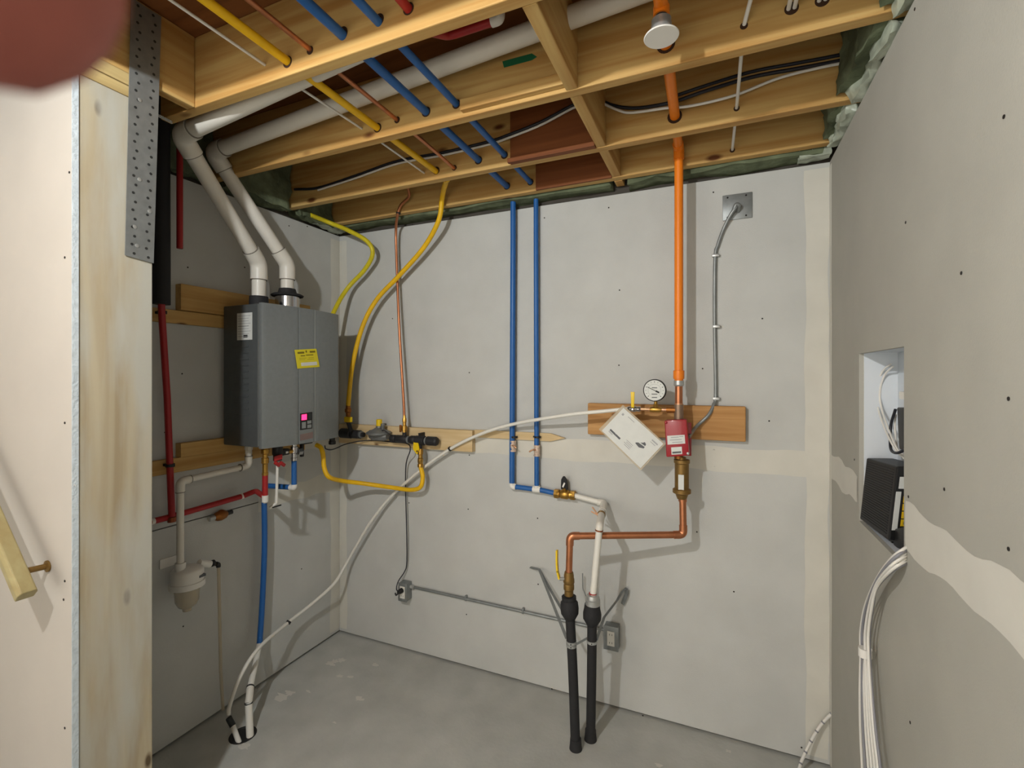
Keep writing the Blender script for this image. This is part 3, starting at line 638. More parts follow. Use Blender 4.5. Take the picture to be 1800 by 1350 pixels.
# white service pipe: along the wall, out, and down into the black pipe
wq = py(1062, 884, YB - .03); P2 = pz(1038, 1300, 0)
u1 = py(1054, 924, 1.957); u2 = py(1042, 1052, 1.968)
sp = thing('service_pipe', 'white water pipe turning down from the brass valve to a black pipe', 'pipe', u2)
build('level_pipe', MB().cyl(wv + V(.04, 0, 0), wq - V(.02, 0, 0), .0125), 'tube_white', sp)
build('elbow', MB().tube(fillet([wq - V(.03, 0, 0), wq, wq.lerp(py(1058, 903, 2.12), .75)], .02), .0165, 14), 'pvc', sp)
m1 = py(1057, 905, 2.10)
build('branch_pipe', MB().cyl(wq, m1, .0125), 'tube_white', sp)
build('brass_ring', ring(m1, m1 - wq, .01, .0185, .014), 'brass_dull', sp)
build('elbow', MB().tube(fillet([m1, m1.lerp(u1, .6), u1, u1 + (u2 - u1) * .08], .02), .016, 14), 'pvc', sp)
build('down_pipe', MB().tube([u1, u2], .0138, 14), 'tube_white', sp)
build('clamp', ring(u1.lerp(u2, .06), u2 - u1, .01, .0168, .006), 'copper_dull', sp)
for (du, dv) in ((-16, -14), (-18, -6)):
    build('clip_leg', MB().cyl(m1 + V(-.012, -.01, 0), py(1057 + du, 905 + dv, 2.09), .003), 'copper_pale', sp)
# yellow gas line with drop, copper line, thin white cable
gas = thing('gas_line', 'yellow gas line from the joists curving down to the yellow shut-off', 'pipe', py(612, 716, 2.15))
G = [V(-1.172, .1, 2.523), V(-1.18, 1.035, 2.518), V(-1.18, 1.86, 2.512), V(-1.185, 1.94, 2.508), py(780, 333, 2.06), py(777, 350, 2.115), py(771, 388, 2.14), py(745, 435, 2.18), py(703, 483, 2.19), py(662, 527, 2.18), py(637, 575, 2.17), py(620, 640, 2.16), py(613, 700, 2.15), py(612, 716, 2.15)]
build('pipe', MB().tube(spline(G), .0128, 14), 'gas_yellow', gas)
for (u, v) in ((752, 424), (664, 524), (622, 610)): pass
GY0 = YB - .083
cu = thing('copper_tube', 'thin copper tube curving down the back wall to the gas manifold', 'tube', py(709, 745, 2.17))
K = [V(-1.088, .1, 2.53), V(-1.09, 1.5, 2.526), V(-1.085, 1.86, 2.51), V(-1.12, 1.95, 2.56), V(-1.3, 2.0, 2.61), V(-1.48, 2.06, 2.59), py(719, 345, 2.115), py(704, 362, 2.13), py(698, 383, 2.15), py(696, 410, 2.205), py(698, 480, 2.215), py(702, 580, 2.2), py(708, 680, 2.19), py(710, 715, 2.185), V(py(711, 770, GY0).x, GY0, py(711, 745, GY0).z)]
build('tube', MB().tube(spline(K), .0075, 12), 'copper', cu)
build('clip', ring(py(700, 375, 2.142), (0.2, .2, 1), .005, .012, .008), 'black', cu)
pipe('thin_cable', 'thin white cable beside the yellow gas line in the ceiling', [V(-1.30, .1, 2.55), V(-1.275, 1.035, 2.532), V(-1.255, 1.444, 2.528), V(-1.245, 1.86, 2.516)], .0042, 'cable_white', 'cable', rad=.03)
yl = [px(546, 378, -2.07), py(578, 391, 2.09), py(612, 405, 2.12), py(645, 424, 2.15), py(655, 446, 2.17), py(641, 474, 2.19), py(614, 503, 2.18), py(596, 530, 2.12), V(-2.0, 2.02, 1.86), V(-1.99, 1.97, 1.82)]
pipe('gas_line', 'yellow-green flexible gas hose looping out of the ceiling corner', yl, .0125, 'gas_yellow2', smooth_curve=True)
# red heating pipes in the ceiling
rp = thing('hot_water_pipe', 'red pipe with white fitting running between the ceiling joists', 'pipe', V(-.745, 1.15, 2.54))
rz = 2.601
build('pipe', MB().tube(fillet([V(-.745, .1, 2.545), V(-.745, 1.12, 2.54), V(-.745, 1.235, rz), V(-.60, 1.235, rz)], .03), .0125, 14), 'pex_red', rp)
build('elbow', MB().tube(fillet([V(-.60, 1.235, rz), V(-.575, 1.235, rz), V(-.572, 1.23, rz + .03)], .01), .0155, 14), 'white_plastic', rp)
build('riser', MB().cyl(V(-.574, 1.23, rz + .02), V(-.578, 1.215, ZS - .001), .0125), 'pex_red', rp)

# ================================================================== SPRINKLER RISER
RX, RY = -.152, 2.12
rz_ = lambda v: zat(v, V(RX, RY, 0))
op = thing('sprinkler_pipe', 'orange sprinkler pipe from the ceiling down to the brass fitting', 'pipe', V(RX, RY, rz_(672)))
build('pipe', MB().tube(fillet([V(-.12, .5, 2.545), V(RX + .016, 1.3, 2.542), V(RX, RY, 2.539), V(RX, RY, rz_(672))], .03), .0178, 18), 'orange_pipe', op)
build('elbow', MB().tube(fillet([V(RX, RY - .045, 2.539), V(RX, RY, 2.539), V(RX, RY, 2.492)], .024), .0215, 18), 'orange_pipe', op)
build('adapter', MB().lathe(V(RX, RY, rz_(651)), (0, 0, -1), [(0, .0178), (.001, .0225), (.036, .0225), (.036, .0178)], 20), 'orange_pipe', op)
SXY = V(RX + .016, 1.294, 0)
sh = thing('fire_sprinkler', 'concealed sprinkler with white cover plate hanging under orange pipe', 'sprinkler', V(SXY.x, SXY.y, 2.4615))
build('tee', MB().cyl(V(SXY.x, SXY.y, 2.541), V(SXY.x, SXY.y, 2.5185), .021), 'orange_pipe', sh)
build('socket', MB().lathe(V(SXY.x, SXY.y, 2.5245), (0, 0, -1), [(0, .015), (.018, .017)], 20), 'galv_dark', sh)
build('cup', MB().lathe(V(SXY.x, SXY.y, 2.5105), (0, 0, -1), [(0, .020), (.003, .025), (.012, .0245), (.016, .026), (.022, .025), (.028, .027), (.036, .027), (.044, .028)], 28), 'galv_light', sh)
build('cover_plate', MB().lathe(V(SXY.x, SXY.y, 2.4660), (0, 0, -1), [(0, .043), (.0025, .0445), (.0045, .043)], 40), 'white_plastic', sh)
# brass and copper train below the orange pipe
bt = thing('riser_fitting', 'copper and bronze tee joining orange pipe to the red switch', 'fitting', V(RX, RY, rz_(735)))
build('union', MB().lathe(V(RX, RY, rz_(669)), (0, 0, -1), [(0, .0205), (.018, .0215), (.024, .016)], 16), 'galv_light', bt)
build('nipple', MB().cyl(V(RX, RY, rz_(676)), V(RX, RY, rz_(710)), .0155), 'copper', bt)
build('solder_ring', ring(V(RX, RY, rz_(710)), (0, 0, 1), .01, .0175, .005), 'copper_pale', bt)
build('tee_body', MB().cyl(V(RX, RY, rz_(711)), V(RX, RY, rz_(745)), .019), 'tee_bronze', bt)
tz = rz_(721)
build('branch', MB().cyl(V(RX, RY, tz), V(RX - .05, RY, tz), .013), 'bronze', bt)
fs = thing('flow_switch', 'dark red water flow switch box with two white labels', 'flow switch', V(RX, RY, rz_(805)))
FY = RY - .055
q0, q1, q2, q3 = py(1168, 739, FY), py(1207, 737, FY), py(1212, 801, FY), py(1171, 804, FY)
mb = MB().prism([q0, q1, q2, q3], (0, .05, 0)); bo = build('housing', mb, 'red_switch', fs, bev=.006)
for p in (q0, q2): build('cover_screw', MB().lathe(p.lerp((q0 + q2) / 2, .12) + V(0, .002, 0), (0, -1, 0), [(0, .006), (.004, .006), (.006, .003)], 10), 'galv_light' if p is q2 else 'red_switch', fs)
def fq(s_, t_, o=.0012): return (q0.lerp(q1, s_)).lerp(q3.lerp(q2, s_), t_) + V(0, -o, 0)
l1 = build('white_label', MB().prism([fq(.09, .42), fq(.86, .42), fq(.86, .66), fq(.09, .66)], (0, .001, 0)), 'paper', fs, smooth=False)
for (s0, s1, t0_) in ((.25, .6, .46), (.62, .8, .45), (.2, .72, .53), (.3, .75, .6)): build('print_line', MB().prism([fq(s0, t0_, .0014), fq(s1, t0_, .0014), fq(s1, t0_ + .022, .0014), fq(s0, t0_ + .022, .0014)], (0, .0002, 0)), 'ink_pale', l1, smooth=False)
l2 = build('white_label', MB().prism([fq(.24, .74), fq(.70, .74), fq(.70, .94), fq(.24, .94)], (0, .001, 0)), 'paper', fs, smooth=False)
build('print_line', MB().prism([fq(.28, .86, .0014), fq(.66, .86, .0014), fq(.66, .91, .0014), fq(.28, .91, .0014)], (0, .0002, 0)), 'ink', l2, smooth=False)
build('back_plate', MB().box((RX - .04, FY + .0505, rz_(800)), (RX + .05, FY + .056, rz_(742))), 'red_switch', fs, bev=.002)
build('saddle', MB().cyl(V(RX, RY, rz_(745)), V(RX, RY, rz_(806)), .0185), 'bronze', fs)
ckv = thing('check_valve', 'bronze check valve body with pale label below the red switch', 'valve', V(RX + .006, RY, rz_(870)))
cx_ = RX + .012
build('body', MB().lathe(V(cx_, RY, rz_(803)), (0, 0, -1), [(0, .017), (.01, .017), (.011, .032), (.024, .032), (.028, .0285), (.13, .0285), (.136, .037), (.15, .037), (.156, .026), (.176, .019)], 20), 'brass_dull', ckv)
build('label', MB().box((cx_ - .012, RY - .0298, rz_(858)), (cx_ + .010, RY - .0280, rz_(832))), 'paper', ckv, smooth=False)
# copper service pipe
zc2 = zat(940, V(RX + .02, RY, 0)); lx = py(1002, 943, 1.95)
cs = thing('copper_pipe', 'copper pipe with two elbows from the check valve to the ball valve', 'pipe', py(1000, 1008, 1.95))
l_top = V(lx.x, 1.95, zc2 - .012); l_bot = py(1000, 1010, 1.95)
CPN = [V(cx_ + .003, RY, rz_(868)), V(cx_ + .006, RY, zc2), l_top, V(l_bot.x, l_bot.y, l_bot.z)]
build('pipe', MB().tube(fillet(CPN, .03, 8), .0143, 16), 'copper', cs)
for i in (1, 2):
    d1 = (CPN[i - 1] - CPN[i]).normalized(); d2 = (CPN[i + 1] - CPN[i]).normalized()
    build('elbow', MB().tube(fillet([CPN[i] + d1 * .04, CPN[i], CPN[i] + d2 * .04], .028, 8), .0166, 16), 'copper', cs)
build('coupling', MB().cyl(CPN[0] + V(0, 0, .004), CPN[0] - V(0, 0, .03), .0172), 'copper', cs)
build('solder_ring', ring(V(l_bot.x, l_bot.y, l_bot.z + .008), (0, 0, 1), .01, .0168, .006), 'tube_white', cs)
# two black service pipes with their couplings
bpl = [pz(1012, 1316, 0), py(1007, 1180, 1.948), py(1000, 1048, 1.95)]
bvl = thing('ball_valve', 'bronze ball valve with raised yellow lever above the left black pipe', 'valve', py(1000, 1048, 1.95))
vz = lambda v: zat(v, V(l_bot.x, l_bot.y, 0))
build('body', MB().lathe(V(l_bot.x, l_bot.y, vz(1005)), (0, 0, -1), [(0, .018), (.014, .021), (.022, .021), (.03, .023), (.044, .024), (.05, .021), (.056, .0225), (.074, .0225), (.078, .019), (.1, .019)], 20), 'brass_dull', bvl)
st_ = V(l_bot.x - .02, l_bot.y - .012, vz(1017))
build('stem', MB().cyl(V(l_bot.x, l_bot.y, vz(1017)), V(l_bot.x - .036, l_bot.y - .02, vz(1017)), .007), 'galv_light', bvl)
lv = [V(l_bot.x - .036, l_bot.y - .02, vz(1016)), py(980, 1004, l_bot.y - .02), py(979, 990, l_bot.y - .02), py(979, 968, l_bot.y - .02)]
mb = MB()
for a, b in zip(lv, lv[1:]):
    d = (b - a).normalized(); n_ = V(0, 1, 0); mb.obox((a + b) / 2, (d, n_, d.cross(n_)), ((b - a).length / 2 + .002, .008, .0035))
build('lever', mb, 'valve_yellow', bvl, smooth=False)
def blackpipe(label, P, vtop, prof):
    r_ = thing('black_pipe', label, 'pipe', (P[0].x, P[0].y, 0), 'black plastic service pipes')
    build('pipe', MB().tube(spline([V(P[0].x, P[0].y, -.01)] + P[1:]), .0203, 16), 'black_rubber', r_)
    build('coupling', MB().lathe(P[-1], (P[1] - P[-1]), prof, 22), 'black_rubber', r_)
    build('floor_sleeve', MB().lathe(V(P[0].x, P[0].y, -.002), (0, 0, 1), [(0, .027), (.004, .027), (.02, .025), (.045, .0235), (.047, .020)], 20), 'black_rubber', r_)
    return r_
BP1 = blackpipe('left black pipe rising from the floor under the bronze ball valve', bpl, 0, [(0, .02), (0, .031), (.012, .031), (.016, .029), (.026, .037), (.05, .039), (.072, .037), (.096, .0225), (.098, .0203)])
bp2 = [P2, py(1040, 1180, 1.99), py(1041, 1062, 1.97)]
BP2 = blackpipe('right black pipe rising from the floor under the white pipe', bp2, 0, [(0, .02), (0, .031), (.02, .034), (.04, .0385), (.062, .038), (.09, .0225), (.092, .0203)])
build('grey_collar', MB().lathe(py(1042, 1045, 1.968), (0, 0, -1), [(0, .018), (.002, .024), (.012, .028), (.018, .028), (.02, .0305), (.042, .0305), (.044, .024)], 22), 'galv_light', BP2)
build('red_band', ring(py(1042, 1043, 1.968), (0, 0, 1), .01, .0165, .004), 'pex_red', BP2); build('red_band', ring(py(1042, 1048, 1.968), (0, 0, 1), .01, .0185, .003), 'pex_red', BP2)
pipe('ground_wire', 'thin grey wire standing up beside the grey collar', [py(1024, 1008, 2.0), py(1024.5, 1035, 2.0), py(1030, 1048, 2.0)], .0022, 'galv', 'wire', rad=.02)
# perforated hanger strap tying both pipes back to the wall
def ribbon(pts, w_, th, wd=(0, 0, 1)):
    mb = MB(); pts = [Vector(p) for p in pts]; wd = Vector(wd)
    for a, b in zip(pts, pts[1:]):
        d = (b - a).normalized(); n_ = d.cross(wd).normalized(); u_ = n_.cross(d).normalized()
        mb.obox((a + b) / 2, (d, u_, n_), ((b - a).length / 2 + .0008, w_ / 2, th / 2))
    return mb
hs = thing('hanger_strap', 'grey perforated hanger strap wrapped round both black pipes', 'strap', py(1003, 1130, 1.95))
s0 = py(932, 997, YB - .004); s1 = py(948, 1001, YB - .03); s2 = py(996, 1122, 1.945)
build('strap_arm', ribbon([s0, s1, s2], .013, .0014, (1, 0, .3)), 'galv', hs, smooth=False)
build('strap_arm', ribbon([s1, py(975, 1050, 2.14), py(990, 1075, 2.08)], .012, .0014, (1, 0, .3)), 'galv', hs, smooth=False)
def on_pipe(P, z):
    q = spline([V(P[0].x, P[0].y, -.01)] + P[1:])
    for a, b in zip(q, q[1:]):
        if a.z <= z <= b.z: return a.lerp(b, (z - a.z) / (b.z - a.z))
c1 = on_pipe(bpl, py(1003, 1128, 1.948).z); c2 = on_pipe(bp2, py(1039, 1127, 1.98).z)
for c_, v_, hh in ((c1, 0, .011), (c1 - V(0, 0, .013), 0, .011), (c2, 0, .011)):
    build('band', ring(c_, (0, 0, 1), .0200, .0222, hh, seg=20), 'galv_light', hs)
    build('band_hole', MB().lathe(c_ + V(.004, -.0222, 0), (.15, -1, 0), [(0, .0028), (.0006, .0028)], 8), 'black', hs, smooth=False)
build('strap_arm', ribbon([c1 + V(.018, -.004, -.006), c2 + V(-.018, -.004, .012)], .01, .0014, (0, 0, 1)), 'galv', hs, smooth=False)
e_ = [c2 + V(.018, 0, .006), py(1062, 1085, 2.12), py(1085, 1055, 2.2), py(1095, 1038, 2.235), py(1101, 1034, 2.24), py(1101, 1045, 2.245), py(1094, 1062, 2.25)]
build('strap_arm', ribbon(e_, .017, .0014, (1, -.3, .6)), 'galv', hs, smooth=False)

# gauge, test valve, paper tag
gz = V(py(1152, 686, RY - .012).x, RY - .012, py(1152, 686, RY - .012).z)
pg = thing('pressure_gauge', 'round white-faced pressure gauge with black rim', 'gauge', V(gz.x, RY, tz))
gn = V(-.05, -1, 0).normalized(); GR = .0475
ga, gb = V(1, -.05, 0).normalized(), V(0, 0, 1)
build('case', MB().lathe(gz + V(0, .014, 0), gn, [(0, .03), (.002, GR - .002), (.014, GR), (.03, GR), (.032, GR - .002), (.031, GR - .0045)], 40), 'black', pg)
dial = build('dial', MB().lathe(gz + V(0, .014, 0) + gn * .0312, gn, [(0, GR - .004), (.001, GR - .004)], 40), 'paper', pg, smooth=False)
gc = gz + V(0, .014, 0) + gn * .0324
for k in range(13):
    w_ = R(225 - k * 22.5); d = ga * math.cos(w_) + gb * math.sin(w_); n_ = gn
    build('tick_mark', MB().obox(gc + d * .036, (d, n_.cross(d), n_), (.0028, .0007 if k % 3 else .0014, .0002)), 'ink', dial, smooth=False)
mb = MB(); 
for k in range(40):
    w_ = R(225 - k * 270 / 39); d = ga * math.cos(w_) + gb * math.sin(w_); mb.obox(gc + d * .0265, (d, gn.cross(d), gn), (.0005, .0022, .0002))
build('scale_arc', mb, 'ink_pale', dial, smooth=False)
for (z_, w_) in ((.011, .011), (-.016, .012), (-.030, .011)): build('print_line', MB().obox(gc + gb * z_, (ga, gb, gn), (w_, .0018, .0002)), 'ink', dial, smooth=False)
d = (ga * -.86 + gb * .42).normalized()
build('needle', MB().obox(gc + d * .006 + gn * .001, (d, gn.cross(d), gn), (.026, .0012, .0005)).obox(gc - d * .014 + gn * .001, (d, gn.cross(d), gn), (.008, .0035, .0005)), 'black', pg, smooth=False)
build('stem', MB().cyl(V(gz.x, RY, tz), V(gz.x, RY, gz.z - GR + .004), .007), 'brass', pg)
build('tee', MB().lathe(V(gz.x - .024, RY, tz), (1, 0, 0), [(0, .010), (.008, .0125), (.04, .0125), (.048, .010)], 14), 'brass', pg)
build('stem_nut', hexnut(V(gz.x, RY, tz + .018), (0, 0, 1), .011, .012), 'brass', pg)
tvx = py(1113, 722, RY).x
tb = thing('test_valve', 'small test valve with upright yellow lever left of the gauge', 'valve', V(tvx, RY, tz))
build('tube', MB().cyl(V(RX - .045, RY, tz), V(tvx, RY, tz), .0062), 'copper_pale', tb)
build('body', MB().lathe(V(tvx - .024, RY, tz), (1, 0, 0), [(0, .009), (.008, .0125), (.016, .010), (.02, .013), (.034, .013), (.04, .010), (.05, .0125), (.056, .0085)], 14), 'chrome', tb)
build('nut', MB().lathe(V(tvx, RY - .008, tz), (0, -1, 0), [(0, .008), (.008, .008), (.012, .004)], 12), 'chrome', tb)
ly = RY - .012
build('lever', MB().prism([V(tvx - .006, ly, tz + .006), V(tvx + .006, ly, tz + .006), V(tvx + .0085, ly, tz + .075), V(tvx - .0085, ly, tz + .075)], (0, -.004, 0)), 'valve_yellow', tb, bev=.0015)
ty = RY - .045
c_ = [py(1096, 717, ty + .01), py(1166, 780, ty), py(1126, 823, ty - .012), py(1058, 757, ty - .006)]
tg = thing('instruction_tag', 'white instruction sheet in a clear sleeve hanging from the test valve', 'tag', c_[2])
nrm = (c_[1] - c_[0]).cross(c_[3] - c_[0]).normalized(); nrm = nrm if nrm.y < 0 else -nrm
build('sheet', MB().prism(c_, -nrm * .0012), 'paper', tg, smooth=False)
def tq(s_, t_, o=.0006): return (c_[0].lerp(c_[1], s_)).lerp(c_[3].lerp(c_[2], s_), t_) + nrm * o
def tp(s0, s1, t0_, t1_, m): build('printed_mark', MB().prism([tq(s0, t0_), tq(s1, t0_), tq(s1, t1_), tq(s0, t1_)], nrm * .0002), m, tg, smooth=False)
tp(.1, .36, .76, .82, 'ink'); tp(.1, .2, .84, .87, 'ink_pale'); tp(.06, .1, .13, .2, 'ink_pale'); tp(.18, .34, .1, .12, 'ink_pale'); tp(.80, .94, .12, .16, 'ink_pale'); tp(.80, .92, .2, .22, 'ink_pale')
build('printed_mark', MB().prism([tq(.58, .36), tq(.66, .3), tq(.78, .36), tq(.80, .5), tq(.72, .58), tq(.62, .56)], nrm * .0002), 'ink', tg, smooth=False)
build('printed_mark', MB().prism([tq(.60, .46, .0009), tq(.79, .42, .0009), tq(.79, .45, .0009), tq(.60, .49, .0009)], nrm * .0002), 'paper', tg, smooth=False)
for k in range(4): tp(.45 + .03 * (k % 2), .62, .66 + .05 * k, .68 + .05 * k, 'ink_pale')
build('sleeve', MB().prism([tq(-.05, -.06, -.0016), tq(1.03, -.04, -.0016), tq(1.03, 1.05, -.0016), tq(-.06, 1.04, -.0016)], -nrm * .0006), 'clear_plastic', tg, smooth=False)
# long white drain hose from the test valve to the floor drain
HS = [V(tvx - .02, RY, tz), py(1060, 723, RY - .005), py(1000, 729, 2.12), py(905, 745, 2.19), py(850, 761, 2.205), py(795, 787, 2.212), py(745, 822, 2.218), py(690, 870, 2.22), py(650, 920, 2.2), py(612, 985, 2.19), py(588, 1025, 2.1), px(550, 1060, -2.06), px(507, 1094, -2.06), px(455, 1139, -1.99), px(422, 1190, -1.97), px(404, 1240, -1.98), px(402, 1256, -1.98)]
wt = thing('drain_hose', 'long white drain hose arcing from the test valve to the floor drain', 'hose', pz(424, 1300, 0))
build('hose', MB().tube(spline(HS), .0085, 12), 'tube_white', wt)
build('clip', ring(py(791, 789, 2.213), (-.8, 0, -.5), .007, .0125, .009), 'black', wt)
build('clip', ring(px(507, 1094, -2.06), (0, -.75, -.6), .007, .0125, .012), 'black', wt)
fe = px(402, 1262, -1.98); g0 = px(409, 1275, -1.97); g1 = pz(422, 1306, 0)
build('end_fitting', MB().tube([fe, px(405, 1268, -1.975), g0], .0125, 12), 'galv_dark', wt)
build('tail_pipe', MB().cyl(g0, V(g1.x, g1.y, -.01), .0105), 'tube_white', wt)

# ================================================================== GAS MANIFOLD
GY = YB - .038 - .045
gm = thing('gas_manifold', 'black iron gas manifold along the wooden board right of the heater', 'gas manifold', py(690, 790, GY))
mA, mB_ = py(617, 767, GY), py(768, 776, GY); mzl = mB_.z
def gx(u): return py(u, 770, GY).x
build('run', MB().cyl(V(gx(598), GY, mzl + .012), V(gx(640), GY, mzl + .012), .0135), 'iron', gm)
build('run', MB().cyl(V(gx(688), GY, mzl + .002), V(gx(762), GY, mzl), .0135), 'iron', gm)
for (u0, u1_, r_, dz) in ((600, 618, .029, .014), (621, 634, .025, .012), (687, 696, .02, .002), (697, 717, .021, .002), (722, 731, .023, .001), (731, 747, .026, 0), (751, 767, .025, 0)):
    build('fitting', MB().lathe(V(gx(u0), GY, mzl + dz), (1, 0, 0), [(0, r_ * .9), (.003, r_), (gx(u1_) - gx(u0) - .003, r_), (gx(u1_) - gx(u0), r_ * .9)], 16), 'iron', gm)
for u0 in (634, 717, 748): build('union_ring', MB().lathe(V(gx(u0), GY, mzl + (.012 if u0 < 650 else 0)), (1, 0, 0), [(0, .02), (.010, .02)], 16), 'galv', gm)
build('end_plug', MB().lathe(V(gx(766), GY, mzl), (1, 0, 0), [(0, .025), (.01, .02), (.014, .01)], 16), 'iron', gm)
build('drop_nipple', MB().cyl(V(gx(738), GY, mzl), V(gx(738), GY, mzl - .045), .0125), 'iron', gm)
build('top_nipple', MB().cyl(V(gx(711), GY, mzl), V(gx(711), GY, mzl + .04), .012), 'iron', gm)
build('hanger', MB().box((gx(736), GY - .004, mzl + .015), (gx(739), GY + .044, mzl + .04)), 'iron', gm, smooth=False)
gr = thing('gas_regulator', 'round grey gas regulator with yellow cap on the manifold', 'regulator', V(gx(665), GY, mzl - .02))
rc = V(gx(666), GY, mzl + .012)
build('body', MB().lathe(rc - V(.062, 0, 0), (1, 0, 0), [(0, .018), (.012, .023), (.02, .028), (.1, .028), (.112, .023), (.124, .018)], 16), 'reg_grey', gr)
build('diaphragm', MB().lathe(rc + V(0, 0, .002), (0, 0, 1), [(0, .045), (.008, .070), (.013, .072), (.017, .072), (.022, .065), (.034, .036), (.044, .02)], 28), 'reg_grey', gr)
build('cap_tower', MB().cyl(rc + V(.002, 0, .040), rc + V(.002, 0, .056), .018), 'reg_grey', gr)
build('yellow_cap', MB().lathe(rc + V(.002, 0, .054), (0, 0, 1), [(0, .0165), (.038, .0165), (.04, .013)], 16), 'valve_yellow', gr)
build('vent_cap', MB().lathe(rc + V(.028, 0, .025), (0, 0, 1), [(0, .011), (.03, .011), (.032, .0125), (.044, .0125)], 12), 'reg_grey', gr)
build('sense_line', MB().tube(spline([rc + V(.02, -.02, .02), rc + V(.05, -.02, .035), rc + V(.085, -.01, .012), V(gx(700), GY - .01, mzl + .012)]), .003), 'black', gr)
build('sense_line', MB().tube(spline([rc + V(-.02, -.02, .03), rc + V(-.05, -.02, .028), rc + V(-.075, -.01, .006)]), .003), 'black', gr)
sv = thing('gas_shutoff', 'yellow-handled gas shut-off valve beside the water heater', 'valve', py(613, 745, 2.14))
g_ = py(612, 718, 2.15)
build('body', MB().lathe(V(g_.x, g_.y, g_.z + .02), (0, 0, -1), [(-.012, .013), (0, .013), (.02, .015), (.022, .019), (.04, .019), (.045, .014), (.075, .013), (.08, .019), (.1, .019)], 14), 'bronze', sv)
build('lever', MB().box((g_.x - .004, g_.y - .03, zat(741, g_)), (g_.x + .05, g_.y - .018, zat(732, g_))), 'valve_yellow', sv, bev=.003)
build('stem', MB().cyl(V(g_.x, g_.y, zat(737, g_)), V(g_.x, g_.y - .024, zat(737, g_)), .006), 'galv', sv)
build('lower_pipe', MB().cyl(V(g_.x, g_.y, g_.z - .075), V(g_.x, GY, mzl + .012), .0125), 'iron', sv)
cn = thing('flare_fitting', 'brass flare fitting where the copper tube meets the manifold', 'fitting', V(gx(711), GY, mzl + .035))
build('nut', MB().lathe(V(gx(711), GY, mzl + .035), (0, 0, 1), [(0, .012), (.012, .012), (.014, .015), (.04, .015), (.042, .010), (.06, .010), (.062, .012), (.08, .012), (.086, .008), (.1, .008)], 8), 'brass', cn)
build('lever', MB().obox(V(gx(708), GY - .02, mzl + .062), ((0, 0, 1), (1, 0, 0), (0, 1, 0)), (.02, .007, .003)), 'bronze', cn, bev=.002)
gv = thing('gas_shutoff', 'brass gas valve with hanging yellow lever under the manifold', 'valve', V(gx(740), GY, mzl - .13))
gq = V(gx(739), GY, mzl - .045)
build('body', MB().lathe(gq, (0, 0, -1), [(0, .0125), (.012, .0155), (.03, .0155), (.034, .012), (.05, .012), (.054, .0155), (.075, .0155), (.08, .012), (.086, .0165), (.1, .0165)], 12), 'brass', gv)
build('lever', MB().prism([py(727, 775, GY - .024), py(734, 773, GY - .024), py(737, 790, GY - .022), py(733, 799, GY - .022), py(726, 790, GY - .024)], (0, .004, 0)), 'valve_yellow', gv, smooth=False)
build('stem', MB().cyl(gq + V(0, 0, -.02), gq + V(-.006, -.024, -.01), .006), 'brass', gv)
yl3 = [gq + V(0, 0, -.095), py(743, 838, GY), py(739, 856, GY), py(722, 861, GY), py(690, 857, GY - .01), py(640, 850, GY - .06), py(600, 845, 2.02), px(578, 838, -1.90), px(570, 822, -1.92), px(568, 800, -1.93), px(564, 787, -1.95), px(556, 782, -1.98)]
pipe('gas_line', 'yellow gas line sagging from the manifold back to the heater', yl3, .0122, 'gas_yellow', smooth_curve=True)
# black cord from the heater to the outlet, and the heater's small black boot
cd = thing('power_lead', 'thin black power cord from the heater down to the outlet', 'cord', py(712, 1035, 2.24))
CD = [px(571, 783, -1.9), px(573, 789, -1.9), px(585, 790, -1.9), px(607, 781, -1.95), py(630, 776, 2.19), py(655, 774, 2.214), py(690, 777, 2.214), py(716, 780, 2.208), py(721, 791, GY), py(714, 815, 2.23), py(713, 860, 2.24), py(715, 940, 2.24), py(715, 990, 2.245), py(711, 1005, 2.24), py(700, 1022, 2.22), py(697, 1035, 2.2), py(700, 1040, 2.19)]
build('cord', MB().tube(spline(CD), .0032, 8), 'cable_black', cd)
bt_ = px(584, 776, -1.93)
build('cord_boot', MB().lathe(V(bt_.x, bt_.y, hz0 + .002), (0, 0, -1), [(0, .015), (.03, .015), (.034, .019), (.05, .019), (.052, .014)], 14), 'black', cd)

# ================================================================== OUTLETS, CONDUIT, JUNCTION PLATE
def outlet(label, u, v, w_, h_, d_=.05):
    c = py(u, v, YB - d_); r_ = thing('outlet_box', label, 'outlet', V(c.x, YB, c.z - h_ / 2), 'metal outlet boxes')
    build('box', MB().box((c.x - w_ / 2, YB - d_, c.z - h_ / 2), (c.x + w_ / 2, YB - .0015, c.z + h_ / 2)), 'galv', r_, bev=.004)
    build('cover', MB().box((c.x - w_ / 2 - .002, YB - d_ - .003, c.z - h_ / 2 - .002), (c.x + w_ / 2 + .002, YB - d_ - .0005, c.z + h_ / 2 + .002)), 'galv', r_, bev=.0012)
    f = build('receptacle', MB().box((c.x - .017, YB - d_ - .006, c.z - .034), (c.x + .017, YB - d_ - .0032, c.z + .034)), 'outlet_white', r_, bev=.0012)
    for s_ in (-1, 1):
        for t_ in (-.006, .006): build('slot', MB().box((c.x + t_ - .001, YB - d_ - .0065, c.z + s_ * .019 - .004), (c.x + t_ + .001, YB - d_ - .0061, c.z + s_ * .019 + .004)), 'black', f, smooth=False)
    return r_, c
O1, oc1 = outlet('steel outlet box with black plug on the lower back wall', 708, 1041, .055, .10)
O2, oc2 = outlet('steel outlet box partly behind the right black pipe', 1074, 1122, .066, .108)
pl = thing('power_plug', 'black plug in the left outlet box', 'plug', oc1 + V(0, -.01, .006))
build('plug_body', MB().lathe(oc1 + V(0, -.0068, .014), (-.25, -1, -.15), [(0, .014), (.016, .014), (.03, .008)], 14), 'black', pl)
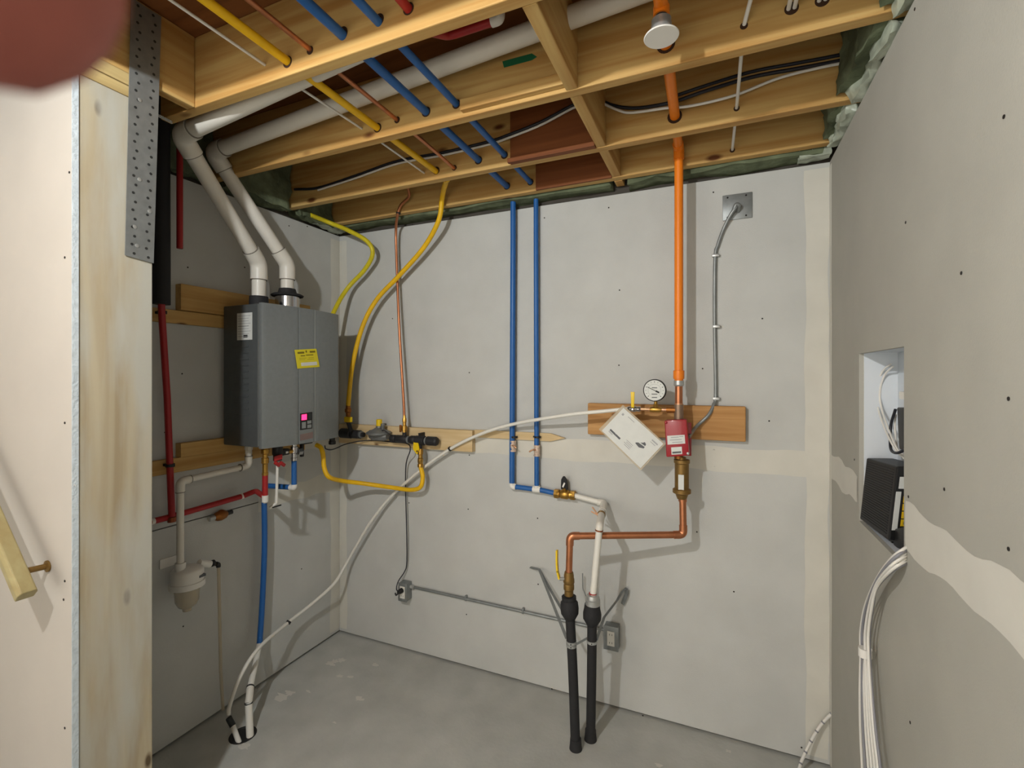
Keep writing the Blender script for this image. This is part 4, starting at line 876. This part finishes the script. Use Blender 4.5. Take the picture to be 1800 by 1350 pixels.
build('cord_stub', MB().tube(spline([oc1 + V(-.005, -.035, .008), oc1 + V(-.012, -.045, .0), oc1 + V(-.02, -.042, .01)]), .0042), 'black', pl)
ca = V(oc1.x + .029, YB - .012, oc1.z + .022); cb = V(oc2.x - .034, YB - .012, py(1030, 1100, YB - .012).z)
cdt = thing('armoured_cable', 'grey armoured cable along the wall between the two outlets', 'cable', cb)
build('cable', MB().cyl(ca, cb, .0075), 'galv', cdt)
build('connector', MB().cyl(ca - V(.004, 0, 0), ca + V(.022, 0, -.003), .0115), 'galv_light', cdt)
for t in (.32, .62): 
    p = ca.lerp(cb, t); build('cable_clip', MB().box((p.x - .005, YB - .021, p.z - .009), (p.x + .005, YB - .0015, p.z + .018)), 'galv', cdt, bev=.001)
c = py(1296, 363, YB - .004)
jb = thing('junction_plate', 'square grey steel junction box cover high on the back wall', 'junction box', V(c.x, YB, c.z - .055))
pl_ = build('plate', MB().box((c.x - .058, YB - .006, c.z - .055), (c.x + .058, YB - .0015, c.z + .055)), 'galv', jb, bev=.003)
for (dx, dz) in ((-.038, .043), (.034, .043), (.034, -.043), (-.038, -.043)): build('plate_screw', MB().lathe(V(c.x + dx, YB - .0061, c.z + dz), (0, -1, 0), [(0, .004), (.0014, .003)], 10), 'screw', jb)
mc = [py(1295, 362, YB - .012), py(1294, 364, YB - .035), py(1284, 378, YB - .03), py(1272, 402, YB - .014), py(1262, 430, YB - .012), py(1257, 455, YB - .012), py(1256, 560, YB - .012), py(1258, 690, YB - .012), py(1254, 712, YB - .03), py(1245, 730, YB - .05), py(1224, 750, YB - .07), py(1211, 768, RY - .02)]
mcc = thing('armoured_cable', 'grey armoured cable from the square plate to the red flow switch', 'cable', py(1258, 700, YB))
build('cable', MB().tube(spline(mc), .0072, 12), 'galv', mcc)
build('connector', MB().tube(spline([py(1297, 372, YB - .006), py(1299, 362, YB - .03), py(1294, 360, YB - .036), py(1289, 371, YB - .032)]), .0085, 12), 'galv', mcc)
for (u, v) in ((1256.5, 449), (1258, 574), (1257.5, 701)):
    p = py(u, v, YB - .016); build('cable_clip', MB().box((p.x - .011, YB - .0215, p.z - .006), (p.x + .018, YB - .0015, p.z + .006)), 'galv_light', mcc, bev=.002)

# ================================================================== CEILING CABLES
pipe('thin_cable', 'white cable threaded through the joists above the square plate', [V(.19, 1.2, 2.66), V(.085, 1.38, 2.585), V(.065, 1.444, 2.537), V(.06, 1.851, 2.523), V(.054, 2.16, 2.511), V(.054, 2.19, 2.511)], .0055, 'cable_white', 'cable', 'white cables in the ceiling', rad=.05)
for x, s_ in ((.171, 'left'), (.24, 'right')):
    for k in (0, 1):
        pipe('thin_cable', ('inner' if k else 'outer') + ' white cable of the ' + s_ + ' pair entering the joist, top right', [V(x + k * .014 + .005, .7, 2.57), V(x + k * .014, 1.45, 2.548)], .0055, 'cable_white', 'cable', 'white cables in the ceiling', rad=.02)
cyf = JF[3] - .008
BK = [py(518, 333, cyf), py(560, 330, cyf), py(625, 309, cyf), py(700, 283, cyf), py(780, 268, cyf), py(860, 249, cyf), py(895, 237, cyf - .014), py(950, 215, cyf - .014), py(1005, 186, cyf - .014), py(1022, 180, cyf - .014)]
pipe('thin_cable', 'black cable stapled along the joist left of the blocking', BK, .0065, 'cable_black', 'cable', 'cables along the third joist', smooth_curve=True)
BW = [p + V(0, -.004, -.014) for p in BK[1:]]
pipe('thin_cable', 'white cable under the black one, left of the blocking', BW, .0048, 'cable_white', 'cable', 'cables along the third joist', smooth_curve=True)
BR = [py(1052, 174, cyf), py(1080, 186, cyf), py(1120, 190, cyf), py(1180, 180, cyf - .03), py(1240, 160, cyf - .03), py(1320, 136, cyf), py(1400, 121, cyf), py(1450, 112, cyf), py(1490, 104, cyf)]
pipe('thin_cable', 'black cable sagging behind the orange pipe in the ceiling', BR, .0062, 'cable_black', 'cable', 'cables along the third joist', smooth_curve=True)
pipe('thin_cable', 'second black cable above the white one, right of the orange pipe', [p + V(0, .002, .02) for p in BR[3:]], .0055, 'cable_black', 'cable', 'cables along the third joist', smooth_curve=True)
WRc = [py(1052, 178, cyf - .012), py(1085, 193, cyf - .012), py(1110, 198, cyf - .012), py(1170, 190, cyf - .045), py(1215, 186, cyf - .03), py(1290, 168, cyf - .02), py(1370, 137, cyf - .01), py(1450, 117, cyf - .01), py(1490, 110, cyf - .01)]
pipe('thin_cable', 'white cable sagging behind the orange pipe in the ceiling', WRc, .0048, 'cable_white', 'cable', 'cables along the third joist', smooth_curve=True)
# ladder chain seen past the strap
ch = thing('wire_twist', 'short twist of pale wire between strap and joist end', 'wire', px(290, 207, -1.75))
build('strand', MB().tube([px(276 + k * 1.2, 202 + k * .6 + math.sin(k * 1.2) * 2.2, -1.75) for k in range(23)], .0022, 6), 'galv_light', ch)
build('strand', MB().tube([px(276 + k * 1.2, 202 + k * .6 - math.sin(k * 1.2) * 2.2, -1.75) for k in range(23)], .0022, 6), 'galv_light', ch)

# ================================================================== MEDIA BOX IN THE RIGHT WALL
mbx = thing('media_box', 'white metal wiring enclosure recessed in the right wall opening', 'enclosure', (XR + .05, (HY0 + HY1) / 2, HZ0))
X0, X1 = XR + .0135, XR + .10
build('back_panel', MB().box((X1, HY0 - .012, HZ0 - .012), (X1 + .002, HY1 + .012, HZ1 + .012)), 'metal_white', mbx, smooth=False)
for nm, a, b in (('side_panel', (X0, HY1 + .001, HZ0 - .012), (X1, HY1 + .003, HZ1 + .012)), ('side_panel', (X0, HY0 - .012, HZ0 - .012), (X1, HY0 - .010, HZ1 + .012)),
                 ('top_panel', (X0, HY0 - .01, HZ1 + .002), (X1, HY1 + .001, HZ1 + .004)), ('bottom_panel', (X0, HY0 - .01, HZ0 - .004), (X1, HY1 + .001, HZ0 - .002))):
    build(nm, MB().box(a, b), 'metal_white', mbx, smooth=False)
build('panel_tab', MB().box((X0 + .03, 1.55, 1.515), (X1, 1.62, 1.535)), 'white_plastic', mbx, smooth=False)
# router: vented face towards the viewpoint, ports on the side facing the room
rt = thing('router', 'black vented network router leaning in the wall opening', 'router', (XR + .03, 1.72, HZ0))
f0, f1, f2, f3 = py(1523, 804, 1.80), px(1576, 812, XR + .055), px(1567, 962, XR + .035), py(1511, 914, 1.80)
f1 = V(XR + .062, 1.66, f1.z); 
rq = [py(1523, 805, 1.815), py(1577, 820, 1.62), py(1562, 950, 1.60), py(1511, 912, 1.80)]
dp = V(.055, -.02, 0); dp = V(.075, .03, 0)
rb = build('housing', MB().prism(rq, dp), 'black', rt, smooth=False, bev=.004)
rn = (rq[1] - rq[0]).cross(rq[3] - rq[0]).normalized(); rn = rn if rn.dot(dp) < 0 else -rn
def rqq(s_, t_, o=.0012): return (rq[0].lerp(rq[1], s_)).lerp(rq[3].lerp(rq[2], s_), t_) + rn * o
for k in range(26):
    t = .05 + k * .035; build('vent_rib', MB().prism([rqq(.06, t), rqq(.92, t), rqq(.92, t + .014), rqq(.06, t + .014)], -rn * .0016), 'black_rubber', rt, smooth=False)
sd = [rq[1], rq[1] + dp, rq[2] + dp, rq[2]]; sn = (sd[1] - sd[0]).cross(sd[3] - sd[0]).normalized(); sn = sn if sn.y < 0 else -sn
def sq(s0, s1, t0_, t1_, name, m, par, o=.001):
    f = lambda s_, t_: (sd[0].lerp(sd[1], s_)).lerp(sd[3].lerp(sd[2], s_), t_) + sn * o
    return build(name, MB().prism([f(s0, t0_), f(s1, t0_), f(s1, t1_), f(s0, t1_)], sn * .0012), m, par, smooth=False)
sq(.12, .8, .14, .30, 'white_label', 'paper', rt); sq(.05, .22, .34, .86, 'white_label', 'paper', rt)
for k in range(4): 
    e = sq(.32, .6, .40 + k * .105, .49 + k * .105, 'network_port', 'lan_yellow', rt); sq(.40, .52, .425 + k * .105, .465 + k * .105, 'port_opening', 'black', e, .0023)
# cables in the opening
def cab(label, pts, r, m, group='network cables at the wall opening'): return pipe('network_cable', label, pts, r, m, 'cable', group, smooth_curve=True, seg=8)
cab('white cable loop in the wall opening, outermost on the left', [px(1566, 640, XR + .07), px(1552, 652, XR + .06), px(1541, 680, XR + .05), px(1543, 715, XR + .05), px(1556, 755, XR + .05), px(1574, 790, XR + .055), px(1590, 806, XR + .07)], .0028, 'cable_white')
cab('white cable loop in the wall opening, just inside the outer loop', [px(1570, 644, XR + .075), px(1556, 658, XR + .065), px(1547, 685, XR + .055), px(1549, 715, XR + .055), px(1562, 755, XR + .055), px(1578, 790, XR + .06), px(1592, 802, XR + .07)], .0028, 'cable_white')
cab('white cable running straight beside the black wiring in the opening', [px(1575, 728, XR + .07), px(1573, 750, XR + .07), px(1577, 785, XR + .07), px(1584, 800, XR + .07)], .0026, 'cable_white')
pk = thing('power_brick', 'black power adapter and thick black wiring at the opening edge', 'adapter', px(1588, 690, XR + .08))
build('upper_body', MB().prism([V(XR + .05, 1.50, 1.555), V(XR + .05, 1.435, 1.585), V(XR + .05, 1.435, 1.50), V(XR + .05, 1.535, 1.50)][::-1], (.045, 0, 0)), 'black', pk, bev=.004)
build('lower_body', MB().prism([px(1576, 716, XR + .06), px(1600, 716, XR + .06), px(1600, 790, XR + .06), px(1580, 790, XR + .06)], (.035, 0, 0)), 'black', pk, bev=.004)
build('cord', MB().tube(spline([px(1574, 720, XR + .06), px(1566, 748, XR + .06), px(1565, 780, XR + .055), px(1568, 793, XR + .05), px(1578, 796, XR + .05), px(1592, 790, XR + .06)]), .004, 8), 'cable_black', pk)
build('lower_block', MB().prism([px(1568, 930, XR + .03), px(1592, 925, XR + .03), px(1592, 968, XR + .03), px(1570, 962, XR + .03)], (.05, 0, 0)), 'black', pk, bev=.004)
build('plug_prong', MB().cyl(px(1551, 957, XR + .02), px(1572, 955, XR + .035), .005), 'black', pk)
# bundle spilling out and hanging down the wall
BN = [('outer left white cable of the bundle hanging from the opening', 'cable_white', -7), ('grey cable on the left of the hanging bundle', 'cable_grey', -4.5), ('white cable left of the middle of the hanging bundle', 'cable_white', -2), ('white cable in the middle of the hanging bundle', 'cable_white', .5),
      ('white cable right of the middle of the hanging bundle', 'cable_white', 3), ('outer right white cable of the bundle hanging from the opening', 'cable_white', 5.5), ('grey-violet cable on the right of the hanging bundle', 'cable_grey', 7.5)]
for i, (lb, m, o) in enumerate(BN):
    fl = o * .6; dx = -.010 - .004 * (i % 2)
    pts = [px(1606, 968 + o * 2.0, XR + .045), px(1592, 976 + o * 1.9, XR - .002), px(1566, 994 + o * 1.6, XR - .018 + dx), px(1541, 1026 + o * 1.1, XR - .022 + dx), px(1527 + o * .9, 1068 + o * .3, XR - .02 + dx), px(1520.5 + o * 1.1, 1110, XR - .018 + dx), px(1520.5 + o * 1.1, 1150, XR - .018 + dx),
           px(1522 + o * 1.5, 1220, XR - .02 + dx), px(1526 + o * 1.9, 1290, XR - .02 + dx), px(1531 + o * 2.2, 1350, XR - .02 + dx), px(1534 + o * 2.3, 1420, XR - .02 + dx)]
    e = pts[-1]; pts += [V(e.x - .005, e.y - .01, .25), V(e.x - .02, e.y - .02 - .01 * i, .02)]
    cab(lb, pts, .0035, m)
tag(build('tape_wrap', ring(px(1521, 1147, XR - .030), (0, 0, 1), .010, .0165, .024), 'white_plastic'), 'white tape wrapped round the hanging cable bundle', 'tape')
# striped cable from the corner to the floor
sc = thing('striped_cable', 'thin white cable with dark bands lying in the right corner', 'cable', pz(1405, 1352, 0))
S0 = [py(1466, 1250, 2.24), py(1445, 1272, 2.235), py(1430, 1295, 2.22), py(1416, 1322, 2.2), py(1405, 1352, 2.16)]; S0.append(V(S0[-1].x - .01, S0[-1].y - .08, .012)); S0.append(V(S0[-1].x - .06, S0[-1].y - .2, .007))
SS = spline(S0, 10); build('cable', MB().tube(SS, .006, 10), 'cable_white', sc)
for k in range(2, len(SS) - 8, 7): build('dark_band', ring(SS[k], SS[k + 1] - SS[k], .005, .0066, .006, seg=10), 'cable_grey', sc)
build('plug_end', MB().ball(S0[0], .008), 'galv_dark', sc)

# ================================================================== HAND AT THE LENS (fingertip over the top left corner)
def cpt(l, u, z): return CP + RT * l + V(0, 0, u) + FW * z
def skinmesh(name, chains, m, root):
    mb_v = []; mb_e = []; rad = []
    for ch_ in chains:
        last = None
        for (p, r_, idx) in ch_:
            if idx is not None: cur = idx
            else: mb_v.append(p); rad.append(r_); cur = len(mb_v) - 1
            if last is not None: mb_e.append((last, cur))
            last = cur
    return mb_v, mb_e, rad
hv_, he, hr_ = [], [], []
def addv(p, r_): hv_.append(p); hr_.append(r_); return len(hv_) - 1
wr = addv(cpt(-.19, -.02, -.05), .026); pal = addv(cpt(-.15, .005, -.035), .026); kn = addv(cpt(-.115, .022, -.015), .016); he += [(wr, pal), (pal, kn)]
a1 = addv(cpt(-.082, .038, .012), .0095); a2 = addv(cpt(-.058, .036, .024), .0085); a3 = addv(cpt(-.0315, .0255, .0275), .0088); a4 = addv(cpt(-.0262, .0230, .0275), .0080); he += [(kn, a1), (a1, a2), (a2, a3), (a3, a4)]
for k in range(3):
    b0_ = addv(cpt(-.118 - .006 * k, .004 - .018 * k, -.012), .0105); b1_ = addv(cpt(-.092 - .004 * k, .004 - .02 * k, .02 - .002 * k), .009); b2_ = addv(cpt(-.09 + .002 * k, -.002 - .02 * k, .038 - .006 * k), .0085); b3_ = addv(cpt(-.105 + .002 * k, -.006 - .02 * k, .044 - .006 * k), .0075)
    he += [(pal, b0_), (b0_, b1_), (b1_, b2_), (b2_, b3_)]
t1_ = addv(cpt(-.13, -.02, -.055), .013); t2_ = addv(cpt(-.10, -.035, -.062), .0105); t3_ = addv(cpt(-.075, -.04, -.06), .009); he += [(pal, t1_), (t1_, t2_), (t2_, t3_)]
me = bpy.data.meshes.new('hand'); o_ = hv_[0]; me.from_pydata([p - o_ for p in hv_], he, [])
hd = bpy.data.objects.new('hand', me); C.objects.link(hd); hd.location = o_
sm = hd.modifiers.new('skin', 'SKIN'); sm.use_smooth_shade = True
me.skin_vertices[0].data[0].use_root = True
for i, r_ in enumerate(hr_): me.skin_vertices[0].data[i].radius = (r_, r_)
hd.modifiers.new('sub', 'SUBSURF').levels = 2; hd.modifiers['sub'].render_levels = 2
me.materials.append(MATS['skin'])
tag(hd, 'out-of-focus fingertip covering the top left corner of the view', 'hand')
